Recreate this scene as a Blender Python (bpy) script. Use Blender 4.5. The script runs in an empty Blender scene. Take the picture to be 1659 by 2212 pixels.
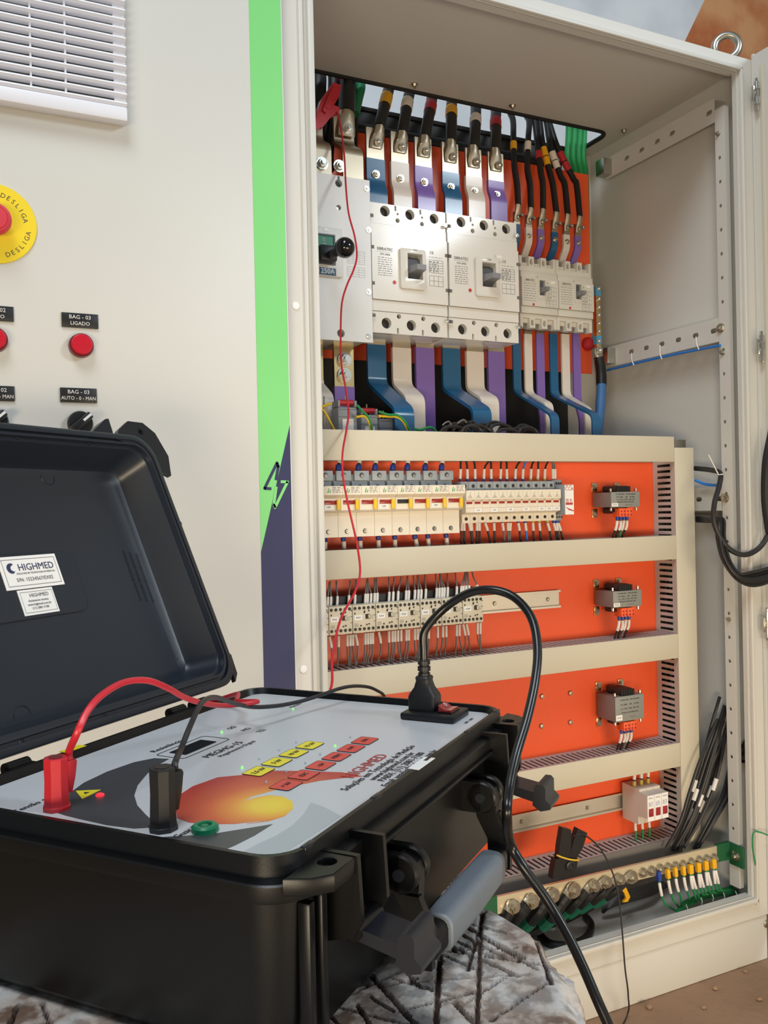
import bpy, bmesh, math, random
from mathutils import Vector, Matrix, Euler
random.seed(7)
C = bpy.context.scene.collection
SC = bpy.context.scene
PI = math.pi
# ---------------------------------------------------------------- camera
FPX, CX, CY = 1869.23, 829.5, 1106.0
CAM = Vector((0.0, -1.25, 0.932))
_y, _p, _r = math.radians(25.6057), math.radians(-0.2597), math.radians(-1.2402)
_f = Vector((math.sin(_y)*math.cos(_p), math.cos(_y)*math.cos(_p), math.sin(_p)))
_ri = Vector((math.cos(_y), -math.sin(_y), 0.0)); _u = _ri.cross(_f)
RI = _ri*math.cos(_r) + _u*math.sin(_r); UP = _u*math.cos(_r) - _ri*math.sin(_r); FW = _f
cd = bpy.data.cameras.new('camera'); cam = bpy.data.objects.new('camera', cd); C.objects.link(cam)
cd.sensor_fit = 'HORIZONTAL'; cd.sensor_width = 36.0; cd.lens = 36.0*FPX/1659.0; cd.clip_start = 0.02
cam.matrix_world = Matrix(((RI.x, UP.x, -FW.x, CAM.x), (RI.y, UP.y, -FW.y, CAM.y), (RI.z, UP.z, -FW.z, CAM.z), (0, 0, 0, 1)))
SC.camera = cam
# ---------------------------------------------------------------- light
vs = SC.view_settings
vs.view_transform = 'Standard'; vs.look = 'None'; vs.gamma = 1.0; vs.use_curve_mapping = False
vs.exposure = 0.0
w = bpy.data.worlds.new('world'); SC.world = w; w.use_nodes = True
bg = w.node_tree.nodes['Background']; bg.inputs[0].default_value = (0.74, 0.86, 1.0, 1); bg.inputs[1].default_value = 0.17
def area(name, loc, target, sx, sy, power, col):
    d = bpy.data.lights.new(name, 'AREA'); d.shape = 'RECTANGLE'; d.size = sx; d.size_y = sy; d.energy = power; d.color = col
    o = bpy.data.objects.new(name, d); C.objects.link(o); o.location = loc
    o.rotation_euler = (Vector(target)-Vector(loc)).to_track_quat('-Z', 'Y').to_euler()
    return o
area('window_light_high', (2.75, -2.95, 2.75), (0.8, 0.2, 1.4), 0.62, 0.62, 52, (0.84, 0.93, 1.0))
area('skylight', (-0.7, -1.7, 4.1), (0.6, -0.1, 0.8), 1.5, 1.3, 74, (0.88, 0.95, 1.0))
for n_, l_, t_, e_ in (('warm_fill_right', (1.15, -2.8, 0.34), (0.9, 0.1, 0.25), 8), ('warm_fill_left', (-1.3, -2.7, 0.42), (1.2, 0.2, 0.34), 12)):
    area(n_, l_, t_, 1.5, 0.5, e_, (1.0, 0.82, 0.58)).data.spread = math.radians(75)  # added low warm fills standing in for sunlight bounced off the floor
# ---------------------------------------------------------------- picture rays (pixel of the 1659x2212 frame -> point on a real plane)
def ray(px, py): return RI*((px-CX)/FPX) - UP*((py-CY)/FPX) + FW
def AY(px, py, Y): r = ray(px, py); return CAM + r*((Y-CAM.y)/r.y)
def AX(px, py, X): r = ray(px, py); return CAM + r*((X-CAM.x)/r.x)
def AZ(px, py, Z): r = ray(px, py); return CAM + r*((Z-CAM.z)/r.z)
def AD(px, py, d): return CAM + ray(px, py)*d
# ---------------------------------------------------------------- materials
def lin(c):
    c = c/255.0
    return c/12.92 if c <= 0.04045 else ((c+0.055)/1.055)**2.4
def rgb(h): return (lin(int(h[0:2], 16)), lin(int(h[2:4], 16)), lin(int(h[4:6], 16)), 1.0)
MATS = {}
def mat(name, hexc, rough=0.5, metal=0.0, var=0.04, scale=30.0, bump=0.0, bscale=200.0, coat=0.0, trans=0.0, emit=0.0, hex2=None, spec=0.5):
    m = bpy.data.materials.new(name); m.use_nodes = True; nt = m.node_tree; b = nt.nodes['Principled BSDF']
    c = rgb(hexc)
    tc = nt.nodes.new('ShaderNodeTexCoord'); nz = nt.nodes.new('ShaderNodeTexNoise'); nz.inputs['Scale'].default_value = scale; nz.inputs['Detail'].default_value = 4
    nt.links.new(tc.outputs['Object'], nz.inputs['Vector'])
    mx = nt.nodes.new('ShaderNodeMix'); mx.data_type = 'RGBA'
    if hex2: c2 = rgb(hex2); mx.inputs[6].default_value = c; mx.inputs[7].default_value = c2
    else:
        mx.inputs[6].default_value = tuple(x*(1-var) for x in c[:3])+(1,); mx.inputs[7].default_value = tuple(min(1, x*(1+var)) for x in c[:3])+(1,)
    nt.links.new(nz.outputs['Fac'], mx.inputs[0]); nt.links.new(mx.outputs[2], b.inputs['Base Color'])
    b.inputs['Roughness'].default_value = rough; b.inputs['Metallic'].default_value = metal
    if coat: b.inputs['Coat Weight'].default_value = coat; b.inputs['Coat Roughness'].default_value = 0.12
    if trans: b.inputs['Transmission Weight'].default_value = trans
    if emit: b.inputs['Emission Color'].default_value = c; b.inputs['Emission Strength'].default_value = emit
    if bump:
        n2 = nt.nodes.new('ShaderNodeTexNoise'); n2.inputs['Scale'].default_value = bscale; n2.inputs['Detail'].default_value = 3
        nt.links.new(tc.outputs['Object'], n2.inputs['Vector'])
        bp = nt.nodes.new('ShaderNodeBump'); bp.inputs['Strength'].default_value = bump; bp.inputs['Distance'].default_value = 0.002
        nt.links.new(n2.outputs['Fac'], bp.inputs['Height']); nt.links.new(bp.outputs['Normal'], b.inputs['Normal'])
    b.inputs['Specular IOR Level'].default_value = spec
    MATS[name] = m
    return m
M = MATS
mat('beige', 'D0CFC9', 0.42, var=0.015, scale=3, bump=0.05, bscale=500)
mat('beige_duct', 'CFC8B4', 0.55, var=0.015, scale=5)
mat('duct_grey', 'B6AEA8', 0.6, var=0.03)
mat('duct_dark', '6E6A66', 0.6, var=0.03)
mat('orange', 'EE5C30', 0.36, var=0.03, scale=4, bump=0.10, bscale=350)
mat('tinned', 'BCB09A', 0.38, 1.0, var=0.05)
mat('galv', 'C4C4BC', 0.32, 1.0, var=0.10, scale=60)
mat('steel', 'D6D4CC', 0.22, 1.0, var=0.05)
mat('rail_metal', 'D6D0C4', 0.42, 0.75, var=0.05, scale=20)
mat('brass', 'D8C08C', 0.28, 1.0, var=0.06, scale=15)
mat('breaker_white', 'E0DED8', 0.17, var=0.012, scale=10)
mat('breaker_small', 'D8D5CB', 0.36, var=0.015, scale=10)
mat('plate_white', 'E0E2E2', 0.35, var=0.012, scale=10)
mat('print_grey', '6E6E74', 0.6)
mat('print_dark', '3C3C40', 0.6)
mat('sticker', 'F1F0EC', 0.5, var=0.01)
mat('hole_dark', '2A2622', 0.6)
mat('black_plastic', '17181A', 0.42, var=0.08)
mat('black_gloss', '0C0B0C', 0.12, var=0.05, coat=0.6)
mat('cable_black', '151516', 0.45, var=0.10, scale=40)
mat('cord_black', '0E0E10', 0.28, var=0.05)
mat('wire_black', '232325', 0.45, var=0.10)
mat('wire_grey', '6E6C6A', 0.5, var=0.08)
mat('wire_blue', '2E7BD6', 0.4)
mat('wire_green', '1F8A4A', 0.45, var=0.06)
mat('wire_yellow', 'E8C21E', 0.45)
mat('cable_green', '147048', 0.5, var=0.08)
mat('cable_blue', '3F6FA8', 0.5, var=0.08)
mat('ferrule_blue', '22409A', 0.45)
mat('ferrule_red', 'B4202A', 0.45)
mat('ferrule_yellow', 'B7AC4C', 0.45)
mat('lug_yellow', 'EBAE14', 0.45)
mat('sleeve_white', 'E4E0DC', 0.5, var=0.03)
mat('bar_blue', '1A5A86', 0.30, coat=0.35)
mat('bar_white', 'DAD3CB', 0.32, coat=0.3)
mat('bar_purple', '7C62B0', 0.32, coat=0.3)
mat('tape_yellow', 'E2A51A', 0.45)
mat('tape_white', 'DCD4C8', 0.5)
mat('tape_red', 'B3242E', 0.45)
mat('lever_grey', '85868A', 0.45)
mat('window_grey', '5A5E64', 0.5)
mat('green_flag', '16805E', 0.4)
mat('label_blue', '1E4D6E', 0.4)
mat('red_dot', 'C8322C', 0.4)
mat('fuse_cream', 'E9E0CE', 0.38, var=0.012)
mat('fuse_grey', '959BA0', 0.45, var=0.03)
mat('fuse_red', '9C2A24', 0.3)
mat('fuse_yellow', 'F0C428', 0.4)
mat('logo_green', '3FA45C', 0.5)
mat('contactor', 'D2C9B2', 0.45, var=0.015)
mat('contactor_black', '141312', 0.5)
mat('trafo_side', '7E7672', 0.5, var=0.06)
mat('trafo_front', '8A8C86', 0.42, var=0.04)
mat('terminal_orange', 'F0602E', 0.4)
mat('surge_body', 'CFC5BA', 0.45)
mat('ct_grey', '8D9094', 0.5, var=0.03)
mat('screw_metal', 'BDB8AA', 0.34, 1.0, var=0.08)
mat('zip_tie', 'EDEAE2', 0.5)
mat('bracket_green', '1B5B38', 0.5, var=0.1)
mat('bar_lightblue', '4FA3D0', 0.4)
mat('heatshrink_green', '14614A', 0.45)
mat('rubber_black', '121110', 0.55)
mat('stripe_green', '80D880', 0.40, var=0.01)
mat('stripe_navy', '3A3D60', 0.45, var=0.02, spec=0.2)
mat('vent_plastic', 'E8EAF2', 0.45, var=0.01)
mat('vent_back', '4A5058', 0.8)
mat('estop_yellow', 'F2D92E', 0.4, var=0.02)
mat('estop_red', 'D5404E', 0.35, var=0.03)
mat('lamp_red', 'C41A2E', 0.22, var=0.03, coat=0.4)
mat('lamp_ring', '6E1422', 0.35)
mat('white_plain', 'EEEEEC', 0.45, var=0.01)
mat('case_black', '050607', 0.36, var=0.05, scale=12, bump=0.025, bscale=900, spec=0.38)
mat('case_inner', '20262F', 0.34, var=0.06, scale=8, bump=0.03, bscale=300)
mat('case_rim', '1C1E24', 0.32, var=0.05)
mat('grip_grey', '6A727B', 0.5, var=0.05, bump=0.06, bscale=600)
mat('panel_grey', 'C6C8CC', 0.33, var=0.008, scale=6)
mat('art_dark', '424347', 0.35, var=0.02)
mat('art_grey', '8F9196', 0.35, var=0.02)
mat('art_light', 'AEB3B8', 0.35, var=0.02)
mat('key_yellow', 'EEDC2C', 0.4, var=0.02)
mat('key_red', 'D8403A', 0.4, var=0.02)
mat('ink', '2A2B30', 0.5)
mat('ink_red', 'B63A36', 0.5)
mat('display', '101114', 0.12, coat=0.5)
mat('led_green', '7CE070', 0.3, emit=1.2)
mat('led_red', 'F0202A', 0.3, emit=2.2)
mat('lead_red', 'C32634', 0.36, var=0.04)
mat('plug_red', 'B8202C', 0.38, var=0.04)
mat('jack_green', '167A52', 0.35)
mat('switch_red', '9A1620', 0.2, coat=0.5)
mat('tape_cream', 'E8DCC4', 0.6)
mat('rubber_yellow', 'E0B93A', 0.5)
mat('earth_metal', 'E6DABC', 0.42, 0.7, var=0.05, scale=12)
mat('glass_dirty', 'BFC8CC', 0.2)

# ---------------------------------------------------------------- mesh helpers
def wm(o):
    m = o.matrix_basis.copy()
    while o.parent: o = o.parent; m = o.matrix_basis @ m
    return m
def finish(me, name, m, parent=None, world=True, smooth=True, angle=0.55):
    if smooth and len(me.polygons):
        me.polygons.foreach_set('use_smooth', [True]*len(me.polygons)); me.set_sharp_from_angle(angle=angle)
    for mm in (m if isinstance(m, (list, tuple)) else [m]): me.materials.append(M[mm])
    o = bpy.data.objects.new(name, me); C.objects.link(o)
    if parent is not None:
        o.parent = parent
        if world: me.transform(wm(parent).inverted())
    return o
def fix_normals(bm): bmesh.ops.recalc_face_normals(bm, faces=bm.faces)
class G:
    def __init__(s): s.bm = bmesh.new()
    def poly(s, vs, faces, mi=0):
        v = [s.bm.verts.new(p) for p in vs]; out = []
        for f in faces:
            try: ff = s.bm.faces.new([v[i] for i in f]); ff.material_index = mi; out.append(ff)
            except ValueError: pass
        return v, out
    def box(s, x0, x1, y0, y1, z0, z1, bev=0.0, seg=2, mi=0):
        if x0 > x1: x0, x1 = x1, x0
        if y0 > y1: y0, y1 = y1, y0
        if z0 > z1: z0, z1 = z1, z0
        v, f = s.poly([(x0, y0, z0), (x1, y0, z0), (x1, y1, z0), (x0, y1, z0), (x0, y0, z1), (x1, y0, z1), (x1, y1, z1), (x0, y1, z1)],
                      [(0, 3, 2, 1), (4, 5, 6, 7), (0, 1, 5, 4), (1, 2, 6, 5), (2, 3, 7, 6), (3, 0, 4, 7)], mi)
        if bev > 0:
            es = list({e for ff in f for e in ff.edges})
            bmesh.ops.bevel(s.bm, geom=es, offset=bev, segments=seg, affect='EDGES', profile=0.5, clamp_overlap=True)
        return s
    def cyl(s, c, r, h, axis='y', seg=16, r2=None, mi=0):
        """axis direction vector or letter; starts at c, extends h along the axis"""
        a = {'x': Vector((1, 0, 0)), 'y': Vector((0, -1, 0)), 'z': Vector((0, 0, 1))}[axis] if isinstance(axis, str) else Vector(axis).normalized()
        q = a.to_track_quat('Z', 'Y'); c = Vector(c); r2 = r if r2 is None else r2
        vs = []
        for k, (rr, t) in enumerate(((r, 0.0), (r2, h))):
            for i in range(seg):
                t_ = 2*PI*i/seg; vs.append(c + a*t + q @ Vector((rr*math.cos(t_), rr*math.sin(t_), 0)))
        fs = [(i, (i+1) % seg, seg+(i+1) % seg, seg+i) for i in range(seg)] + [tuple(range(seg))[::-1], tuple(range(seg, 2*seg))]
        s.poly(vs, fs, mi); return s
    def rev(s, c, prof, axis='y', seg=20, mi=0):
        """lathe: prof = [(r, t)...] along the axis from c"""
        a = {'x': Vector((1, 0, 0)), 'y': Vector((0, -1, 0)), 'z': Vector((0, 0, 1))}[axis] if isinstance(axis, str) else Vector(axis).normalized()
        q = a.to_track_quat('Z', 'Y'); c = Vector(c); n = len(prof)
        vs = [c + a*t + q @ Vector((max(r, 1e-5)*math.cos(2*PI*i/seg), max(r, 1e-5)*math.sin(2*PI*i/seg), 0)) for r, t in prof for i in range(seg)]
        fs = [(k*seg+i, k*seg+(i+1) % seg, (k+1)*seg+(i+1) % seg, (k+1)*seg+i) for k in range(n-1) for i in range(seg)]
        fs += [tuple(range(seg))[::-1], tuple(range((n-1)*seg, n*seg))]
        s.poly(vs, fs, mi); return s
    def tube(s, pts, r, seg=8, sub=6, mi=0, rad=None):
        P = spline(pts, sub) if sub > 1 else [Vector(p) for p in pts]
        n = len(P); T = []
        for i in range(n):
            d = P[min(i+1, n-1)] - P[max(i-1, 0)]
            T.append(d.normalized() if d.length > 1e-9 else Vector((0, 0, 1)))
        u = T[0].orthogonal().normalized(); vs = []
        for i in range(n):
            u = (u - T[i]*u.dot(T[i]))
            u = u.normalized() if u.length > 1e-6 else T[i].orthogonal().normalized()
            b = T[i].cross(u); rr = r if rad is None else rad(i/(n-1))
            for k in range(seg):
                t = 2*PI*k/seg; vs.append(P[i] + (u*math.cos(t)+b*math.sin(t))*rr)
        fs = [(i*seg+k, i*seg+(k+1) % seg, (i+1)*seg+(k+1) % seg, (i+1)*seg+k) for i in range(n-1) for k in range(seg)]
        fs += [tuple(range(seg))[::-1], tuple(range((n-1)*seg, n*seg))]
        s.poly(vs, fs, mi); return s
    def prism(s, pts, d, mi=0):
        """closed polygon of 3D points swept by vector d"""
        d = Vector(d); n = len(pts); a = [Vector(p) for p in pts]
        s.poly(a + [p+d for p in a], [tuple(range(n))[::-1], tuple(range(n, 2*n))] + [(i, (i+1) % n, n+(i+1) % n, n+i) for i in range(n)], mi); return s
    def sphere(s, c, r, seg=16, sc=(1, 1, 1), mi=0):
        ret = bmesh.ops.create_uvsphere(s.bm, u_segments=seg, v_segments=seg//2+2, radius=r, matrix=Matrix.Translation(c) @ Matrix.Diagonal((*sc, 1)))
        if mi:
            for f in {f for v in ret['verts'] for f in v.link_faces}: f.material_index = mi
        return s
    def torus(s, c, R, r, axis='y', seg=24, ring=8, arc=2*PI, a0=0, mi=0):
        a = {'x': Vector((1, 0, 0)), 'y': Vector((0, -1, 0)), 'z': Vector((0, 0, 1))}[axis] if isinstance(axis, str) else Vector(axis).normalized()
        q = a.to_track_quat('Z', 'Y'); c = Vector(c)
        vs = []
        for i in range(seg):
            t = 2*PI*i/seg
            for k in range(ring):
                p = 2*PI*k/ring; vs.append(c + q @ Vector(((R+r*math.cos(p))*math.cos(t), (R+r*math.cos(p))*math.sin(t), r*math.sin(p))))
        s.poly(vs, [(i*ring+k, ((i+1) % seg)*ring+k, ((i+1) % seg)*ring+(k+1) % ring, i*ring+(k+1) % ring) for i in range(seg) for k in range(ring)], mi); return s
    def rings(s, rings, cap0=True, cap1=True, mi=0):
        """loft of equal-length closed loops"""
        n = len(rings[0]); vs = [p for r in rings for p in r]
        fs = [(k*n+i, k*n+(i+1) % n, (k+1)*n+(i+1) % n, (k+1)*n+i) for k in range(len(rings)-1) for i in range(n)]
        if cap0: fs.append(tuple(range(n))[::-1])
        if cap1: fs.append(tuple(range((len(rings)-1)*n, len(rings)*n)))
        s.poly(vs, fs, mi); return s
    def xf(s, mtx): bmesh.ops.transform(s.bm, matrix=mtx, verts=s.bm.verts); return s
    def done(s, name, m, parent=None, world=True, smooth=True, angle=0.55):
        fix_normals(s.bm); me = bpy.data.meshes.new(name); s.bm.to_mesh(me); s.bm.free()
        return finish(me, name, m, parent, world, smooth, angle)
def spline(pts, sub=6):
    P = [Vector(p) for p in pts]; n = len(P)
    if n < 3: return P
    out = []
    for i in range(n-1):
        p0 = P[i-1] if i else P[0]*2-P[1]; p1 = P[i]; p2 = P[i+1]; p3 = P[i+2] if i+2 < n else P[-1]*2-P[-2]
        for k in range(sub):
            t = k/sub
            out.append(0.5*((2*p1)+(p2-p0)*t+(2*p0-5*p1+4*p2-p3)*t*t+(3*p1-p0-3*p2+p3)*t**3))
    out.append(P[-1]); return out
def rrect(x0, x1, y0, y1, r, n=5):
    pts = []
    for cx, cy, a in ((x1-r, y1-r, 0), (x0+r, y1-r, 90), (x0+r, y0+r, 180), (x1-r, y0+r, 270)):
        for i in range(n+1):
            t = math.radians(a+90*i/n); pts.append((cx+r*math.cos(t), cy+r*math.sin(t)))
    return pts
def circ(cx, cy, r, n=18, ry=None): return [(cx+r*math.cos(2*PI*i/n), cy+(ry or r)*math.sin(2*PI*i/n)) for i in range(n)]
def rect(x0, x1, y0, y1): return [(x0, y0), (x1, y0), (x1, y1), (x0, y1)]
FRAMES = {'F': lambda a, b, c: (a, -c, b), 'T': lambda a, b, c: (a, b, c), 'S': lambda a, b, c: (-c, a, b)}
def plate_mesh(loops, t, bev=0.0):
    """flat plate with holes: loops of (u, v); thickness t from c = 0 to c = t"""
    cu = bpy.data.curves.new('plate', 'CURVE'); cu.dimensions = '2D'; cu.fill_mode = 'BOTH'
    cu.extrude = max(t/2-bev, 1e-5); cu.bevel_depth = bev; cu.bevel_resolution = 1 if bev else 0; cu.offset = -bev
    for lp in loops:
        sp = cu.splines.new('POLY'); sp.points.add(len(lp)-1); sp.use_cyclic_u = True
        for i, (u, v) in enumerate(lp): sp.points[i].co = (u, v, 0, 1)
    ob = bpy.data.objects.new('plate', cu); C.objects.link(ob)
    me = bpy.data.meshes.new_from_object(ob)
    bpy.data.objects.remove(ob); bpy.data.curves.remove(cu)
    return me
def plate(name, loops, t, m, parent=None, frame='F', off=(0, 0, 0), bev=0.0, world=True):
    me = plate_mesh(loops, t, bev); fr = FRAMES[frame]
    for v in me.vertices: v.co = Vector(fr(v.co.x, v.co.y, v.co.z+t/2)) + Vector(off)
    bm = bmesh.new(); bm.from_mesh(me); bmesh.ops.remove_doubles(bm, verts=bm.verts, dist=1e-6); fix_normals(bm); bm.to_mesh(me); bm.free()
    return finish(me, name, m, parent, world)
_txt = {}
def text(name, s, size, m, parent, loc, mtx=None, align='CENTER', sx=1.0, world=True, valign='CENTER', spacing=1.0):
    """flat lettering; default stands upright facing -y"""
    key = (s, size, align, sx, valign, spacing)
    if key not in _txt:
        cu = bpy.data.curves.new('text', 'FONT'); cu.body = s; cu.size = size; cu.align_x = align; cu.align_y = valign; cu.extrude = 0.00008; cu.resolution_u = 2; cu.space_character = spacing; cu.space_line = 0.9
        ob = bpy.data.objects.new('text', cu); C.objects.link(ob)
        me = bpy.data.meshes.new_from_object(ob)
        bpy.data.objects.remove(ob); bpy.data.curves.remove(cu)
        me.transform(Matrix.Diagonal((sx, 1, 1, 1))); _txt[key] = me
    me = _txt[key].copy(); me.name = name; me.materials.clear()
    if mtx is None: mtx = Matrix.Rotation(PI/2, 4, 'X')
    me.transform(Matrix.Translation(loc) @ mtx)
    return finish(me, name, m, parent, world, smooth=False)
# ---------------------------------------------------------------- things
def tag(o, label, cat, group=None, kind=None):
    o['label'] = label; o['category'] = cat
    if group: o['group'] = group
    if kind: o['kind'] = kind
    return o
def thing(name, label, cat, loc=(0, 0, 0), group=None):
    o = bpy.data.objects.new(name, None); C.objects.link(o); o.location = loc; o.empty_display_size = 0.02
    return tag(o, label, cat, group)
def struct(o): o['kind'] = 'structure'; return o
def dup(root, loc, label, group=None, skip=()):
    r = root.copy(); C.objects.link(r); r.location = loc; r['label'] = label
    if group: r['group'] = group
    for ch in list(root.children):
        if ch.name.split('.')[0] in skip: continue
        c = ch.copy(); C.objects.link(c); c.parent = r
        for g in ch.children:
            d = g.copy(); C.objects.link(d); d.parent = c
    return r
ORD = ['first', 'second', 'third', 'fourth', 'fifth', 'sixth', 'seventh', 'eighth', 'ninth', 'tenth', 'eleventh', 'twelfth', 'thirteenth', 'fourteenth', 'fifteenth', 'sixteenth', 'seventeenth', 'eighteenth', 'nineteenth', 'twentieth', 'twenty-first', 'twenty-second', 'twenty-third', 'twenty-fourth', 'twenty-fifth', 'twenty-sixth', 'twenty-seventh', 'twenty-eighth', 'twenty-ninth', 'thirtieth', 'thirty-first', 'thirty-second', 'thirty-third', 'thirty-fourth', 'thirty-fifth', 'thirty-sixth']
# ================================================================ room
def floor_mat():
    m = mat('floor_dirt', '86684F', 0.9, hex2='A88A70', scale=7, bump=0.6, bscale=60)
    return m
floor_mat()
def wall_mat():
    m = bpy.data.materials.new('wall_paint'); m.use_nodes = True; nt = m.node_tree; b = nt.nodes['Principled BSDF']; b.inputs['Roughness'].default_value = 0.8
    tc = nt.nodes.new('ShaderNodeTexCoord'); sp = nt.nodes.new('ShaderNodeSeparateXYZ'); nt.links.new(tc.outputs['Object'], sp.inputs[0])
    p0 = AY(1522, 0, 1.4); p1 = AY(1476, 96, 1.4); sl = (p0.x-p1.x)/(p0.z-p1.z)
    mu = nt.nodes.new('ShaderNodeMath'); mu.operation = 'MULTIPLY_ADD'; mu.inputs[1].default_value = -sl; mu.inputs[2].default_value = -(p1.x - sl*p1.z)
    nt.links.new(sp.outputs['Z'], mu.inputs[0])
    ad = nt.nodes.new('ShaderNodeMath'); ad.operation = 'ADD'; nt.links.new(sp.outputs['X'], ad.inputs[0]); nt.links.new(mu.outputs[0], ad.inputs[1])
    gt = nt.nodes.new('ShaderNodeMath'); gt.operation = 'GREATER_THAN'; gt.inputs[1].default_value = 0; nt.links.new(ad.outputs[0], gt.inputs[0])
    def two(a, bb, sc, det):
        n = nt.nodes.new('ShaderNodeTexNoise'); n.inputs['Scale'].default_value = sc; n.inputs['Detail'].default_value = det; nt.links.new(tc.outputs['Object'], n.inputs['Vector'])
        r = nt.nodes.new('ShaderNodeValToRGB'); r.color_ramp.elements[0].position = 0.35; r.color_ramp.elements[1].position = 0.62
        r.color_ramp.elements[0].color = rgb(a); r.color_ramp.elements[1].color = rgb(bb); nt.links.new(n.outputs['Fac'], r.inputs[0]); return r
    o = two('C06C3C', 'E2A470', 4.5, 6); g = two('DDE2E6', 'F2F5F7', 3.5, 5)
    mx = nt.nodes.new('ShaderNodeMix'); mx.data_type = 'RGBA'; nt.links.new(gt.outputs[0], mx.inputs[0]); nt.links.new(g.outputs[0], mx.inputs[6]); nt.links.new(o.outputs[0], mx.inputs[7])
    nt.links.new(mx.outputs[2], b.inputs['Base Color']); MATS['wall_paint'] = m
wall_mat()
mat('ceiling_white', 'D8D8D4', 0.9, var=0.03, scale=4)
# floor: gently uneven
g = G(); nx, ny = 60, 60
vv = []
for j in range(ny+1):
    for i in range(nx+1):
        x = -4+9*i/nx; y = -5.5+7*j/ny
        vv.append((x, y, -0.0005-0.003*random.random() if not (0.3 < x < 1.6 and -0.1 < y < 0.6) else -0.0005))
g.poly(vv, [(j*(nx+1)+i, j*(nx+1)+i+1, (j+1)*(nx+1)+i+1, (j+1)*(nx+1)+i) for j in range(ny) for i in range(nx)])
struct(g.done('floor', 'floor_dirt', angle=3))
struct(G().box(-4, 5, 1.4, 1.5, 0, 4.2).done('wall_back', 'wall_paint'))
struct(G().box(-4, 5, 0.2, 1.4, 4.2, 4.3).done('ceiling', 'ceiling_white'))
# little clods of earth on the floor
for k, (px, py, r) in enumerate(((1402, 2178, .006), (1545, 2137, .005), (1400, 2172, .004), (1520, 2178, .004), (1610, 2100, .004), (1640, 2160, .005))):
    p = AZ(px, py, 0); gg = G(); gg.sphere((p.x, p.y, r*.5), r, 8, (1.2, 1, .7))
    for v in gg.bm.verts: v.co += Vector((random.uniform(-1, 1), random.uniform(-1, 1), random.uniform(-.6, .6)))*r*.18
    tag(gg.done('earth_clod', 'floor_dirt'), 'small clod of dry earth on the floor by the plinth, ' + ['beside the thin black wire', 'largest one further right', 'smallest by the wire', 'nearest the bottom edge', 'nearest the plinth corner', 'rightmost on the floor'][k], 'clod', 'earth clods on the floor')

# ================================================================ open cabinet
X0, X1, ZT = 0.442, 1.444, 1.82
cab = thing('electrical_cabinet', 'tall beige steel electrical cabinet standing open, full of breakers and wiring', 'cabinet', (0.943, 0.25, 0))
plate('front_frame', [rect(X0, X1, .0925, ZT), rect(.494, 1.402, .137, 1.788)], 0.002, 'beige', cab, 'F', (0, 0.002, 0))
g = G()  # folded returns of the front frame
g.box(.494, .4965, .0015, .03, .137, 1.788); g.box(1.4005, 1.4025, .0015, .012, .137, 1.788)
g.box(.494, 1.402, .0015, .02, 1.788, 1.7905); g.box(.494, 1.402, .0015, .02, .1345, .137)
g.done('frame_return', 'beige', cab)
g = G(); g.box(.4705, .4775, -.004, .002, .1, 1.815, .0015); g.box(.4835, .4940, -.009, .002, .12, 1.80, .003); g.done('rolled_edge', 'beige', cab)
g = G(); g.box(1.4035, 1.4105, -.009, .001, .12, 1.80, .0025); g.box(.494, 1.41, -.009, .001, 1.789, 1.797, .0025); g.box(.494, 1.41, -.009, .001, .125, .1355, .0025); g.done('sealing_lip', 'beige', cab)
G().box(X1-.006, X1, .0025, .5, .0925, ZT).done('side_panel', 'beige', cab)
G().box(X0, X0+.004, .0025, .5, .0925, ZT).done('side_panel', 'beige', cab)
G().box(X0+.0045, X1-.0065, .496, .5, .0925, ZT).done('back_panel', 'beige', cab)
plate('roof', [rect(X0+.005, X1-.007, .003, .495), rrect(.52, 1.388, .366, .482, .03)], .004, 'beige', cab, 'T', (0, 0, 1.811))
pts = [Vector((a, b, 1.811)) for a, b in rrect(.52, 1.388, .366, .482, .03)]
G().tube(pts+pts[:2], .0055, 8, 1).done('rubber_trim', 'rubber_black', cab)
for px, py in ((895, 182), (1107, 228), (1348, 282)):
    p = AZ(px, py, 1.810); gg = G(); gg.rev((p.x, p.y, 1.811), [(.0075, 0), (.0075, -.0012), (.0060, -.0016), (.0038, -.006), (.0022, -.0065), (.0022, -.009)], 'z', 12); gg.done('roof_screw', 'screw_metal', cab)
G().box(X0+.005, X1-.0065, .003, .495, .096, .100).done('floor_pan', 'beige', cab)
pl = G(); pl.box(X0, X1, .003, .5, 0.0, .0905, .003); pl.done('plinth', 'beige', cab)
gg = G(); gg.rev(AY(1655, 1995, .003), [(.008, 0), (.008, .002), (.005, .0035)], 'y', 14); gg.done('plinth_screw', 'screw_metal', cab)
for px, py in ((639, 661), (655, 1446)):
    p = AY(px, py, 0); gg = G(); gg.rev((p.x, 0.0, p.z), [(.0062, 0), (.0062, .0008), (.005, .0018), (.0005, .0022)], 'y', 16); gg.done('hole_plug', 'white_plain', cab)
# lifting eye
p = AY(1591, 97, 0.03); gg = G(); gg.torus((1.408, .03, 1.82+.034), .0235, .0072, (-0.6, -0.8, 0), 32, 12); gg.cyl((1.405, .03, 1.8205), .014, .008, 'z', 16); gg.done('lifting_eye', 'screw_metal', cab)
# post with holes on the right
holes = [circ(.0465, z, .0038, 10) for z in [0.21+.0491*i for i in range(31)]]
plate('perforated_post', [rect(.032, .057, .14, 1.735)]+holes, .002, 'beige', cab, 'S', (1.402, 0, 0))
g = G(); g.box(1.402, 1.412, .032, .034, .14, 1.735); g.box(1.402, 1.437, .055, .057, .14, 1.735); g.done('post_flange', 'beige', cab)
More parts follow.
